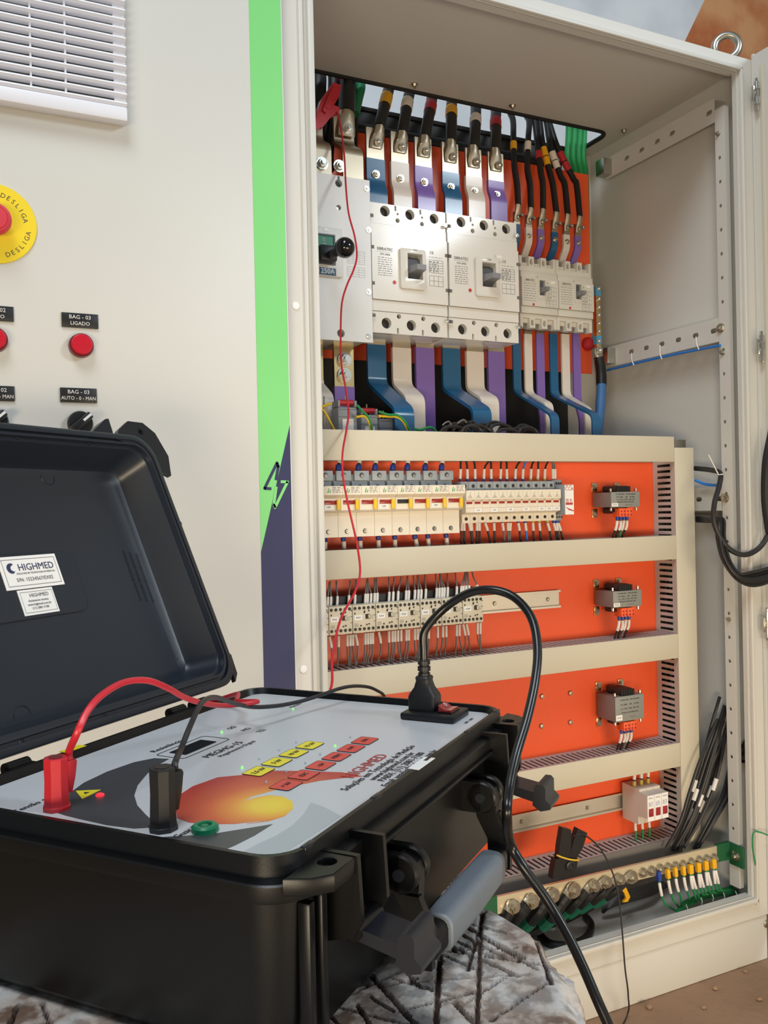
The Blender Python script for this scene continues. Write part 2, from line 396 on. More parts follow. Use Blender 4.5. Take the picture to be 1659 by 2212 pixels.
# side rails
def rail(name, zc, slots, y0=.058, y1=.402):
    lp = [rect(y0, y1, zc-.0245, zc+.0245)]
    for px, py in slots:
        p = AX(px, py, 1.401); lp.append(rrect(p.y-.0085, p.y+.0085, zc-.005, zc+.005, .0045, 3))
    o = plate(name, lp, .002, 'beige', cab, 'S', (1.402, 0, 0))
    G().box(1.402, 1.436, y0, y1, zc+.0225, zc+.0245).done('rail_flange', 'beige', cab); return o
cs = lambda q: [(1260+.2405*a, 640+.2405*b) for a, b in q]
rail('side_rail', AX(1446, 739, 1.401).z, cs(((432, 503), (567, 470), (707, 432), (855, 395), (1010, 355), (1172, 312))))
zt = AX(1445, 292, 1.401).z
rail('side_rail', zt, [(1150+.3068*a, .3068*b) for a, b in ((470, 1240), (665, 1125), (770, 1065), (880, 1005), (985, 940), (1245, 795))])
zl = AX(1530, 1078, 1.401).z
rail('side_rail', zl, [(1510, 1079), (1555, 1078)])
for z in (AX(1446, 739, 1.401).z, zt, zl):
    G().box(1.375, 1.4005, .372, .402, z-.02, z+.018, .002).done('rail_bracket', 'galv', cab)
for px, py, r in ((1557, 709, .008), (1562, 761, .005), (1552, 289, .004), (1567, 1076, .008), (1588, 1840, .005), (1575, 1338, .004)):
    p = AX(px, py, 1.40); gg = G(); gg.rev((1.4, p.y, p.z), [(r*1.25, 0), (r*1.25, .0015), (r, .0015), (r, .005), (r*.55, .0055), (r*.5, .008)], (-1, 0, 0), 10); gg.done('post_bolt', 'screw_metal', cab)
# open door at the right, swung out square to the cabinet
g = G(); g.box(1.447, 1.449, -.98, -.006, .10, 1.83); g.box(1.449, 1.462, -.982, -.98, .10, 1.83); g.box(1.4492, 1.468, -.98, -.006, 1.828, 1.83); g.box(1.4492, 1.468, -.98, -.006, .10, .102); g.box(1.447, 1.468, -.006, -.004, .10, 1.83); g.box(1.4415, 1.4472, -.0058, -.0012, .10, 1.83)
dr = g.done('open_door', 'beige', cab)
g = G(); g.box(1.4435, 1.4468, -.027, -.019, .13, 1.80, .001); g.done('door_gasket', 'beige_duct', dr)
for px, py in ((1640, 207), (1647, 750), (1651, 1347)):
    p = AY(px, py, -.012); gg = G()
    x = 1.440; z = p.z
    gg.box(x-.012, x+.005, -.016, -.0105, z-.016, z+.016, .002); gg.cyl((x-.004, -.018, z-.022), .0055, .014, 'z', 12); gg.cyl((x-.004, -.018, z+.008), .0055, .014, 'z', 12); gg.cyl((x-.004, -.018, z-.03), .003, .06, 'z', 10)
    gg.sphere((x-.004, -.018, z-.03), .0042, 8); gg.done('hinge', 'steel', cab)
# mounting plates, and a dark sheet added for the shade behind the bars
UPY, LPY = 0.40, 0.165
plate('mounting_plate', [rect(.47, 1.351, 1.242, 1.718)], .003, 'orange', None, 'F', (0, UPY+.003, 0))
up = bpy.data.objects['mounting_plate']; tag(up, 'upper orange painted mounting plate behind the white breakers', 'plate')
lp = plate('mounting_plate', [rect(.47, 1.318, .236, 1.06)], .003, 'orange', None, 'F', (0, LPY+.003, 0)); tag(lp, 'large lower orange mounting plate behind the cable ducts and transformers', 'plate')
for i, (px, py) in enumerate(((1170, 1504), (1231, 1497), (1169, 1568), (1231, 1560))):
    p = AY(px, py, LPY); gg = G(); gg.rev((p.x, LPY, p.z), [(.0055, 0), (.0055, .0015), (.004, .004), (.001, .0045)], 'y', 12); gg.done('plate_screw', 'screw_metal', lp)
tag(G().box(.47, 1.30, .43, .436, .80, 1.30).done('dark_backing_sheet', 'rubber_black'), 'added black sheet darkening the shaded space behind the lower busbars', 'sheet')  # added black sheet, stands in for shade in the deep gap

# ================================================================ closed cabinet on the left
cb = thing('electrical_cabinet', 'closed beige cabinet with green and navy stripe, buttons and vent on its door', 'cabinet', (-0.06, 0.25, 0))
G().box(-.56, .4395, .004, .5, .0, 1.82, .003).done('body', 'beige', cb)
dl = G().box(-.555, .4375, -.018, .0035, .095, 1.825, .003).done('door', 'beige', cb)
DY = -.018
def dpt(px, py): return AY(px, py, 0)
XS0, XS1 = .3875, .4365
zl0, zr0 = .872, 1.060
plate('green_stripe', [[(XS0, zl0), (XS1, zr0), (XS1, 1.824), (XS0, 1.824)]], .0006, 'stripe_green', dl, 'F', (0, DY, 0))
plate('navy_stripe', [[(XS0, .096), (XS1, .096), (XS1, zr0), (XS0, zl0)]], .0006, 'stripe_navy', dl, 'F', (0, DY, 0))
G().box(.4367, .4376, DY-.0006, -.002, .096, 1.824).done('door_edge', 'white_plain', dl)
def stroke(name, px, wd, m, y):
    P = [dpt(530+a/12.29, 960+b/12.29) for a, b in px]; g = G(); t = .0005
    for i, p in enumerate(P):
        g.cyl((p.x, y, p.z), wd/2, t, 'y', 14) if 0 < i < len(P)-1 else None
        if i:
            q = P[i-1]; d = (p-q); d.y = 0; n = Vector((-d.z, 0, d.x)).normalized()*wd/2
            g.prism([(q.x+n.x, y, q.z+n.z), (p.x+n.x, y, p.z+n.z), (p.x-n.x, y, p.z-n.z), (q.x-n.x, y, q.z-n.z)], (0, -t, 0))
    return g.done(name, m, dl)
stroke('bolt_emblem', [(585, 1185), (408, 1178), (735, 508), (768, 600), (705, 960)], .0042, 'stripe_navy', DY-.0007)
stroke('bolt_emblem', [(830, 1003), (1008, 1005), (680, 1680), (648, 1610), (712, 1130)], .0042, 'stripe_green', DY-.0008)
# vent grille
vt = thing('vent_grille', 'white plastic louvred vent grille on the closed cabinet door', 'vent', (.08, DY, 1.466))
vx0, vx1, vz0 = -.05, .2065, 1.466
vz1 = vz0+.256
sc0 = 1.0
G().box(vx0+.004, vx1-.004, DY-.006, DY-.0005, vz0+.004, vz1-.004).done('backing', 'vent_back', vt)
G().box(vx0, vx1, DY-.021, DY-.0008, vz0, vz0+.020, .003).done('bottom_frame', 'vent_plastic', vt)
G().box(vx0, vx1, DY-.021, DY-.0008, vz1-.02, vz1, .003).done('top_frame', 'vent_plastic', vt)
G().box(vx1-.016, vx1-.0005, DY-.012, DY-.0008, vz0+.02, vz1-.02).done('side_frame', 'vent_plastic', vt)
G().box(vx0+.0005, vx0+.016, DY-.012, DY-.0008, vz0+.02, vz1-.02).done('side_frame', 'vent_plastic', vt)
slat = None
nsl = 17; pitch = .216/nsl
for i in range(nsl):
    z = vz0+.0205+i*pitch
    if slat is None:
        gg = G(); prof = [(-.009, 0.0), (-.018, .0005), (-.021, .003), (-.020, .0055), (-.010, .0075), (-.009, .0065)]
        gg.prism([(vx0+.0004, DY+a, z+b) for a, b in prof], (vx1-vx0-.0008, 0, 0)); slat = gg.done('slat', 'vent_plastic', vt); z00 = z
    else:
        o = slat.copy(); C.objects.link(o); o.location = (0, 0, z-z00)
for x in (.085, .128): G().box(x-.0012, x+.0012, DY-.016, DY-.006, vz0+.0195, vz1-.0195).done('mullion', 'vent_plastic', vt)
# lamps, selectors, name plates, emergency stop
def curved(s, size, R, a0, m, parent, c, top=True):
    """letters set round a circle in the door plane"""
    step = size*.78/R
    for i, ch in enumerate(s):
        if ch == ' ': continue
        if top: a = a0 - step*(i-(len(s)-1)/2); rot = a-PI/2
        else: a = a0 + step*(i-(len(s)-1)/2); rot = a+PI/2
        text('letter', ch, size, m, parent, (c[0]+R*math.cos(a), c[1], c[2]+R*math.sin(a)), Matrix.Rotation(PI/2, 4, 'X') @ Matrix.Rotation(rot, 4, 'Z'))
ec = dpt(-14, 492)
es = thing('emergency_stop', 'red mushroom emergency stop button on round yellow DESLIGA plate', 'button', (ec.x, DY, ec.z))
yp = G().rev((ec.x, DY-.0002, ec.z), [(.052, 0), (.052, .0016), (.0515, .002)], 'y', 48).done('legend_plate', 'estop_yellow', es)
G().rev((ec.x, DY-.0022, ec.z), [(.0125, 0), (.0125, .010), (.019, .012), (.021, .016), (.0205, .021), (.017, .025), (.0155, .024), (.0145, .0255), (.006, .0265)], 'y', 32).done('mushroom_head', 'estop_red', es)
curved('DESLIGA', .0088, .0385, math.radians(42), 'print_dark', yp, (ec.x, DY-.0023, ec.z)); curved('EMERGENCIA', .0088, .0385, math.radians(138), 'print_dark', yp, (ec.x, DY-.0023, ec.z))
curved('DESLIGA', .0088, .0425, math.radians(-40), 'print_dark', yp, (ec.x, DY-.0023, ec.z), False); curved('EMERGENCY -', .0088, .0425, math.radians(-132), 'print_dark', yp, (ec.x, DY-.0023, ec.z), False)
def name_plate(x, z, l1, l2, label):
    t = thing('name_plate', label, 'sign', (x, DY, z), 'engraved name plates on the closed door')
    G().box(x-.0235, x+.0235, DY-.0028, DY-.0003, z-.0098, z+.0098, .0006).done('plaque', 'black_plastic', t)
    text('lettering', l1, .0074, 'sleeve_white', t, (x, DY-.003, z+.0042)); text('lettering', l2, .0068, 'sleeve_white', t, (x, DY-.003, z-.0042), sx=.9 if len(l2) > 9 else 1.0)
name_plate(.1405, 1.194, 'BAG - 03', 'LIGADO', 'black engraved plate BAG-03 LIGADO above the red lamp')
name_plate(.1365, 1.093, 'BAG - 03', 'AUTO - 0 - MAN', 'black engraved plate BAG-03 AUTO-0-MAN above the selector knob')
name_plate(.0345, 1.196, 'BAG - 02', 'LIGADO', 'black engraved plate BAG-02 LIGADO cut by the picture edge')
name_plate(.0335, 1.092, 'BAG - 02', 'AUTO - 0 - MAN', 'black engraved plate BAG-02 AUTO-0-MAN cut by the picture edge')
for x, z, lab in ((.141, 1.160, 'round red pilot lamp below the BAG-03 LIGADO plate'), (.0345, 1.161, 'round red pilot lamp below the BAG-02 LIGADO plate, half out of frame')):
    t = thing('pilot_lamp', lab, 'lamp', (x, DY, z), 'red pilot lamps')
    G().rev((x, DY-.0002, z), [(.0163, 0), (.0163, .004), (.0155, .010), (.0140, .0112)], 'y', 32).done('bezel', 'lamp_ring', t)
    G().rev((x, DY-.0106, z), [(.0138, 0), (.0138, .003), (.0125, .0045), (.002, .0055)], 'y', 32).done('lens', 'lamp_red', t)
for x, z, lab in ((.1375, 1.055, 'black rotary selector knob with white pointer below the BAG-03 plate'), (.0325, 1.055, 'black rotary selector knob below the BAG-02 plate, mostly out of frame')):
    t = thing('selector_switch', lab, 'switch', (x, DY, z), 'rotary selector switches')
    G().rev((x, DY-.0002, z), [(.0165, 0), (.0165, .006), (.0152, .008), (.0150, .0105)], 'y', 32).done('bezel', 'black_plastic', t)
    gg = G(); gg.box(-.0165, .0165, -.013, 0, -.005, .005, .002); gg.xf(Matrix.Translation((x, DY-.0108, z)) @ Matrix.Rotation(-math.radians(42), 4, 'Y')); k = gg.done('knob', 'black_plastic', t)
    gg = G(); gg.box(.003, .0160, -.0008, 0, -.0016, .0016); gg.xf(Matrix.Translation((x, DY-.0240, z)) @ Matrix.Rotation(-math.radians(42), 4, 'Y')); gg.done('pointer', 'white_plain', k)
# ================================================================ generic cable with bands / sleeves
def cable(name, label, cat, pts, r, m, bands=(), group=None, seg=10, sub=6):
    """bands: (part name, t0, t1, material, radius)"""
    P = spline(pts, sub); o0 = P[0]
    t = thing(name, label, cat, o0, group)
    G().tube(P, r, seg, 1).done('core', m, t)
    n = len(P)-1
    for bn, t0, t1, bm_, br in bands:
        q = []
        for k in range(6):
            f = (t0+(t1-t0)*k/5)*n; i = min(int(f), n-1); q.append(P[i].lerp(P[i+1], f-i))
        G().tube(q, br, seg, 1).done(bn, bm_, t)
    return t
def ribbon(name, prof, x0, x1, th, m, parent):
    """flat bar of width x0..x1 following (y, z) profile, thickness th"""
    n = len(prof); L, Rr = [], []
    for i, (y, z) in enumerate(prof):
        a = Vector(prof[max(i-1, 0)]); b = Vector(prof[min(i+1, n-1)])
        d1 = (Vector((y, z))-a); d2 = (b-Vector((y, z)))
        d1 = d1.normalized() if d1.length else d2.normalized(); d2 = d2.normalized() if d2.length else d1
        nn = Vector((-(d1+d2).y, (d1+d2).x)); nn.normalize()
        k = th/2/max(.5, abs(nn.dot(Vector((-d1.y, d1.x)))))
        L.append((y+nn.x*k, z+nn.y*k)); Rr.append((y-nn.x*k, z-nn.y*k))
    loops = [[(x0, l[0], l[1]), (x1, l[0], l[1]), (x1, q[0], q[1]), (x0, q[0], q[1])] for l, q in zip(L, Rr)]
    return G().rings(loops).done(name, m, parent, angle=.5)
def roundprof(prof, rad=.012, n=4):
    out = [Vector(prof[0])]
    for i in range(1, len(prof)-1):
        p = Vector(prof[i]); a = (Vector(prof[i-1])-p); b = (Vector(prof[i+1])-p); k = min(rad, a.length*.45, b.length*.45)
        a = p+a.normalized()*k; b = p+b.normalized()*k
        for j in range(n+1):
            t = j/n; out.append(a*(1-t)**2+p*2*t*(1-t)+b*t*t)
    out.append(Vector(prof[-1])); return [(v.x, v.y) for v in out]
def bolt(c, r, m, parent, h=.007, name='bolt', axis='y'):
    a = {'y': Vector((0, -1, 0))}.get(axis, None) or Vector(axis).normalized()
    c = Vector(c); g = G()
    g.cyl(c, r*1.45, r*.3, a, 18); g.cyl(c+a*r*.3, r, h, a, 6); g.cyl(c+a*(r*.3+h), r*.55, r*.45, a, 10)
    return g.done(name, m, parent)
def mark_lines(g, x0, x1, z0, z1, y, n, th=.0004, fill=.85):
    for i in range(n):
        z = z1-(z1-z0)*(i+.5)/n; x = x0
        while x < x1-.001:
            l = random.uniform(.003, .009); l = min(l, x1-x)
            g.box(x, x+l*fill, y-.00012, y, z-th, z+th); x += l+.0012
def grid_lines(g, x0, x1, z0, z1, y, nx, nz, th=.0003):
    for i in range(nx+1):
        x = x0+(x1-x0)*i/nx; g.box(x-th, x+th, y-.00012, y, z0, z1)
    for i in range(nz+1):
        z = z0+(z1-z0)*i/nz; g.box(x0, x1, y-.00012, y, z-th, z+th)

# ================================================================ 600 A breakers
BY = .25
bx0, bx1, bz0, bz1 = .7045, .8715, 1.2700, 1.5205
def big_breaker():
    t = thing('circuit_breaker', 'large white moulded breaker with grey toggle, directly right of the 1250A breaker', 'breaker', (bx0, BY, bz0), 'large white moulded case breakers')
    G().box(bx0, bx1, BY+.018, BY+.11, bz0, bz1, .002).done('body', 'breaker_white', t)
    zc1 = AY(803, 478.5, BY).z; zc2 = AY(803, 501, BY).z; zc3 = AY(803, 644.5, BY).z; zc4 = AY(803, 669, BY).z
    hu = [(831.5, 456, 13.0), (885.4, 464, 12.8), (937.7, 472.4, 12.6), (859, 477.4-1.0, 5.6), (911.7, 485-1.0, 5.6), (859, 462.5, 3.0), (911.7, 470, 3.0)]
    hl = [(835, 698, 13.2), (888.8, 703, 13.0), (941, 708, 12.8), (862, 683.6, 5.8), (914.6, 688.6, 5.8)]
    def cover(hs, z0, z1, slotz):
        lp = [rect(bx0, bx1, z0, z1)]; wells = G()
        for px, py, r in hs:
            p = AY(px, py, BY+.006); rr = r/1250.; zz = min(max(p.z, z0+rr+.0008), z1-rr-.0008); lp.append(circ(p.x, zz, rr, 20))
            wells.cyl((p.x, BY+.0178, zz), rr*1.02, .0008, 'y', 20)
        for x in (bx0+.056, bx0+.111):
            a, b = slotz; lp[0:0] = []
            lp.append(rect(x-.002, x+.002, a, b))
        plate('terminal_cover', lp, .012, 'breaker_white', t, 'F', (0, BY+.018, 0)); wells.done('terminal_well', 'hole_dark', t)
    cover(hu, zc1+.0004, bz1, (bz1-.011, bz1-.001)); cover(hl, bz0, zc4-.0004, (bz0+.001, bz0+.012))
    G().box(bx0, bx1, BY+.0045, BY+.0178, zc2+.0004, zc1-.0004).done('upper_band', 'breaker_white', t)
    G().box(bx0, bx1, BY+.0045, BY+.0178, zc4+.0004, zc3-.0004).done('lower_band', 'breaker_white', t)
    a = AY(878, 548, BY); b = AY(910.7, 605.7, BY)
    wx0, wx1, wz0, wz1 = a.x, b.x, b.z, a.z
    plate('front_plate', [rect(bx0+.0005, bx1-.0005, zc3+.0004, zc2-.0004), rect(wx0, wx1, wz0, wz1)], .0175, 'breaker_white', t, 'F', (0, BY+.0178, 0))
    a = AY(862, 536, BY); b = AY(918.6, 629, BY)
    plate('toggle_bezel', [rrect(a.x, b.x, b.z, a.z, .005), rect(wx0, wx1, wz0, wz1)], .006, 'breaker_white', t, 'F', (0, BY, 0), .0012)
    g = G(); g.prism([(wx0+.0005, BY+.016, wz0+.001), (wx0+.0005, BY-.001, wz0+.012), (wx0+.0005, BY+.006, wz1-.008), (wx0+.0005, BY+.016, wz1-.001)], (wx1-wx0-.001, 0, 0)); wn = g.done('toggle_slider', 'window_grey', t)
    zc = wz0+(wz1-wz0)*.36; xm = (wx0+wx1)/2
    g = G(); hw = .0135; g.rings([[(xm-hw, BY-.001, zc-.007), (xm+hw, BY-.001, zc-.007), (xm+hw, BY-.001, zc+.008), (xm-hw, BY-.001, zc+.008)], [(xm-hw*.72, BY-.032, zc-.006), (xm+hw*.72, BY-.032, zc-.006), (xm+hw*.72, BY-.032, zc+.004), (xm-hw*.72, BY-.032, zc+.004)]]); g.done('toggle_lever', 'lever_grey', t)
    a = AY(819, 548, BY)
    text('brand_lettering', 'SIBRATEC', .0078, 'print_grey', t, (bx0+.0285, BY-.0004, zc2-.030)); text('model_lettering', 'CM1-600A', .0050, 'print_grey', t, (bx0+.0285, BY-.0004, zc2-.0400))
    g = G(); g.box(bx0+.012, bx0+.044, BY-.00015, BY, zc2-.0355, zc2-.0352); mark_lines(g, bx0+.013, bx0+.044, zc3+.045, zc2-.044, BY+.0001, 9, .0005); g.done('fine_print', 'print_grey', t)
    text('ce_lettering', 'CE', .0075, 'print_grey', t, (bx1-.036, BY-.0004, zc2-.026)); text('on_lettering', 'ON', .0055, 'print_grey', t, ((wx0+wx1)/2, BY-.0064, wz1+.006))
    g = G(); mark_lines(g, bx1-.042, bx1-.012, zc2-.036, zc2-.033, BY+.0001, 1); grid_lines(g, bx1-.042, bx1-.011, zc3+.062, zc2-.040, BY+.0001, 3, 5); grid_lines(g, bx1-.042, bx1-.011, zc3+.036, zc3+.056, BY+.0001, 3, 2)
    mark_lines(g, bx1-.041, bx1-.020, zc3+.063, zc2-.041, BY+.0001, 5, .0008, .6); g.done('rating_table', 'print_grey', t)
    p = AY(852, 610, BY); G().cyl((p.x, BY-.0001, p.z), .0035, .001, 'y', 14).done('test_button', 'red_dot', t)
    g = G()
    for x in (bx0+.0005, bx1-.0005):
        for z in (zc1+.012, zc2-.028, zc3+.030, zc4-.010): g.box(x-.005, x+.005, BY-.0006, BY+.001, z-.0032, z+.0032, .0004)
    g.done('edge_notch', 'duct_dark', t)
    for z in (zc1+.012, zc4-.010): bolt((bx1-.0035, BY-.0008, z), .0027, 'steel', t, .0015, 'cover_screw')
    return t
brk = big_breaker()
b2 = dup(brk, (.8750, BY, bz0), 'large white moulded breaker with sticker on its toggle, left of the small breakers', 'large white moulded case breakers')
G().box(.8750+.108, .8750+.121, BY-.0072, BY-.0064, 1.4385, 1.4440).done('sticker', 'sticker', b2)

text('off_lettering', 'OFF', .0075, 'sleeve_white', b2, AY(1056, 596, BY-.0005))
# ================================================================ main 1250 A breaker
mb = thing('circuit_breaker', 'biggest white breaker with black ball handle and blue 1250A tag, left by the cabinet frame', 'breaker', (.60, .243, 1.247))
MY = .243
a = AY(731.7, 396, MY); b_ = AY(736.6, 720, MY); s1 = AY(731.7, 448, MY)
mr = .7000
plate('cover_plate', [rect(.494, mr, 1.247, 1.5555), circ(a.x, a.z, .0072, 18), circ(b_.x, b_.z, .0078, 18), circ(s1.x, s1.z, .005, 14)], .010, 'plate_white', mb, 'F', (0, MY+.010, 0))
G().box(a.x-.002, a.x+.002, MY-.0004, MY, a.z+.005, a.z+.013).done('keyhole_slot', 'window_grey', mb)
G().box(.497, mr-.006, MY+.0105, MY+.12, 1.252, 1.552).done('body', 'breaker_small', mb)
g = G()
for p, r in ((a, .0075), (b_, .008), (s1, .0055)): g.cyl((p.x, MY+.0102, p.z), r, .0006, 'y', 16)
g.done('keyhole_well', 'window_grey', mb)
bolt((s1.x-.001, MY+.008, s1.z-.001), .0032, 'steel', mb, .002, 'cover_screw')
for px, py in ((792, 408), (796, 497), (796, 630.6), (796, 726)):
    p = AY(px, py, MY); bolt((p.x, MY-.0002, p.z), .0038, 'steel', mb, .002, 'cover_screw')
a = AY(739.6, 602, MY); zt_ = AY(700, 492, MY).z
G().box(.53, a.x, MY-.008, MY-.0002, a.z, zt_, .003).done('handle_bezel', 'plate_white', mb)
a = AY(725, 573, MY-.01); b_ = AY(700, 505, MY-.01)
plate('window_frame', [rect(.55, a.x, a.z, b_.z), rect(.552, a.x-.003, a.z+.003, b_.z-.003)], .003, 'window_grey', mb, 'F', (0, MY-.0082, 0))
fl = G().box(.552, a.x-.003, MY-.0095, MY-.0082, a.z+.003, b_.z-.003).done('green_window', 'green_flag', mb)
text('lettering', 'O', .008, 'sleeve_white', fl, (a.x-.022, MY-.0099, b_.z-.011)); text('lettering', 'OFF', .005, 'sleeve_white', fl, (a.x-.022, MY-.0099, b_.z-.018))
kp = AY(744.6, 535, MY-.075)
g = G(); g.box(.585, a.x-.004, MY-.030, MY-.0096, a.z+.002, a.z+.030, .003); hb = g.done('handle_block', 'black_plastic', mb)
g = G(); g.tube([(a.x-.012, MY-.028, a.z+.016), (kp.x-.012, MY-.052, kp.z-.006), (kp.x-.004, MY-.068, kp.z-.001)], .008, 12, 4); g.done('handle_arm', 'black_plastic', mb)
G().sphere(kp, .0185, 24).done('ball_knob', 'black_gloss', mb)
a = AY(725, 596, MY-.008); b_ = AY(690, 577, MY-.008)
lb = G().box(.565, a.x+.0005, MY-.0095, MY-.0081, a.z, b_.z, .0005).done('rating_tag', 'label_blue', mb)
text('lettering', '1250A', .0140, 'sleeve_white', lb, (a.x-.0195, MY-.0097, (a.z+b_.z)/2), sx=.92)
p = AY(700, 495, MY); G().box(p.x-.004, p.x+.004, MY-.0087, MY-.0081, p.z-.006, p.z-.001).done('sticker', 'sticker', mb)
g = G(); a = AY(750, 540, MY); b_ = AY(788, 572, MY); grid_lines(g, a.x, b_.x, b_.z, a.z, MY+.0001, 3, 6, .0002); a = AY(750, 576, MY); b_ = AY(788, 600, MY); grid_lines(g, a.x, b_.x, b_.z, a.z, MY+.0001, 3, 4, .0002); g.done('rating_table', 'print_grey', mb)

# ================================================================ small breakers
SY = .31
sx0, sw, sz0, sz1 = 1.0905, .0975, 1.320, 1.4765
def small_breaker():
    t = thing('circuit_breaker', 'small white moulded breaker beside the big breakers, with grey toggle', 'breaker', (sx0, SY, sz0), 'small white moulded case breakers')
    x1 = sx0+sw; pit = sw/3
    G().box(sx0+.001, x1-.001, SY+.016, SY+.085, sz0+.012, sz1-.012, .001).done('body', 'breaker_small', t)
    def comb(z0, z1, up):
        zt, zb = (z1, z0) if up else (z0, z1)
        s = 1 if up else -1
        o = [(sx0, zb), (sx0, zt)]
        for i in range(3):
            c = sx0+pit*(i+.5)
            for dx, dz in ((-.009, 0), (-.009, -.021*s), (.009, -.021*s), (.009, 0)): o.append((c+dx, zt+dz))
        o += [(x1, zt), (x1, zb)]
        hs = [rrect(sx0+pit*i-.0036, sx0+pit*i+.0036, min(zt-.018*s, zt-.005*s), max(zt-.018*s, zt-.005*s), .0034, 3) for i in (1, 2)]
        plate('terminal_comb', [o]+hs, .02, 'breaker_small', t, 'F', (0, SY+.028, 0), .0008)
        g = G()
        for i in range(3):
            c = sx0+pit*(i+.5); g.box(c-.0088, c+.0088, SY+.022, SY+.027, min(zt, zt-.021*s), max(zt, zt-.021*s))
        for i in (1, 2): g.box(sx0+pit*i-.0034, sx0+pit*i+.0034, SY+.016, SY+.02, min(zt-.018*s, zt-.005*s), max(zt-.018*s, zt-.005*s))
        g.done('terminal_well', 'trafo_side', t)
    comb(sz1-.034, sz1, True); comb(sz0, sz0+.030, False)
    G().box(sx0+.0004, x1-.0004, SY+.003, SY+.016, sz1-.048, sz1-.0345, .0008).done('upper_band', 'breaker_small', t)
    G().box(sx0+.0004, x1-.0004, SY+.003, SY+.016, sz0+.0305, sz0+.0455, .0008).done('lower_band', 'breaker_small', t)
    a = AY(1165, 605, SY); b = AY(1178, 639, SY)
    plate('front_plate', [rect(sx0+.0005, x1-.0005, sz0+.046, sz1-.0485), rect(a.x, b.x, b.z, a.z)], .016, 'breaker_small', t, 'F', (0, SY+.016, 0))
    plate('toggle_bezel', [rect(a.x-.004, b.x+.004, b.z-.008, a.z+.008), rect(a.x, b.x, b.z, a.z)], .0012, 'breaker_small', t, 'F', (0, SY, 0))
    G().box(a.x, b.x, SY+.006, SY+.0155, b.z, a.z).done('toggle_slot', 'window_grey', t)
    xm = (a.x+b.x)/2; zc = b.z*.68+a.z*.32
    G().rings([[(xm-.0055, SY+.006, zc-.006), (xm+.0055, SY+.006, zc-.006), (xm+.0055, SY+.006, zc+.008), (xm-.0055, SY+.006, zc+.008)], [(xm-.0045, SY-.022, zc-.003), (xm+.0045, SY-.022, zc-.003), (xm+.0045, SY-.022, zc+.004), (xm-.0045, SY-.022, zc+.004)]]).done('toggle_lever', 'lever_grey', t)
    text('brand_lettering', 'SIBRATEC', .0062, 'print_dark', t, (sx0+.022, SY-.0003, sz1-.0545), sx=.95); text('ce_lettering', 'CE', .006, 'print_grey', t, (sx0+.066, SY-.0003, sz1-.058))
    g = G(); mark_lines(g, sx0+.006, sx0+.038, sz0+.055, sz1-.060, SY+.0001, 8, .0005); g.box(sx0+.004, sx0+.04, SY-.0001, SY, sz1-.0590, sz1-.0587); g.done('fine_print', 'print_grey', t)
    g = G(); grid_lines(g, sx0+.064, sx0+.092, sz0+.062, sz1-.066, SY+.0001, 4, 3, .00025); grid_lines(g, sx0+.064, sx0+.092, sz0+.048, sz0+.060, SY+.0001, 3, 2, .00025); mark_lines(g, sx0+.064, sx0+.080, sz0+.063, sz1-.067, SY+.0001, 3, .0010, .6); g.done('rating_table', 'print_grey', t)
    G().box(sx0+.076, sx0+.0885, SY-.0005, SY-.0001, sz1-.0575, sz1-.0520).done('sticker', 'sticker', t)
    G().cyl((sx0+.030, SY+.0008, sz0+.0495), .0028, .0014, 'y', 12).done('test_button', 'red_dot', t)
    return t
sb = small_breaker()
dup(sb, (sx0+sw+.0012, SY, sz0), 'small white moulded breaker at the right end of the breaker row', 'small white moulded case breakers')

# ================================================================ upper large busbars with lugs and feeder cables
cr3 = lambda a, b: (640+.3074*a, .3074*b)
ubx = [810.6, 863, 914, 972, 1022, 1069.8]
ucol = ['blue', 'white', 'purple', 'blue', 'white', 'purple']
utop = [905, 935, 975, 1010, 1050, 1078]; ubnd = [1120, 1145, 1175, 1215, 1245, 1275]
ublt = [(560, 1225), (733, 1255), (900, 1280), (1087, 1315), (1253, 1345), (1408, 1370)]
ucab = [[(568, 985), (583, 900), (602, 820), (636, 680), (655, 600)], [(728, 1015), (744, 940), (762, 840), (782, 715), (800, 630)], [(893, 1045), (903, 970), (925, 850), (946, 740), (955, 660)],
        [(1085, 1085), (1086, 1000), (1090, 880), (1090, 770), (1094, 690)], [(1240, 1120), (1244, 1040), (1256, 930), (1260, 830), (1262, 750)], [(1395, 1145), (1397, 1060), (1403, 960), (1400, 850), (1404, 780)]]
utap = ['yellow', 'white', 'red', 'yellow', 'white', 'red']
UBY = .338
words = ['leftmost', 'second', 'third', 'fourth', 'fifth', 'sixth']
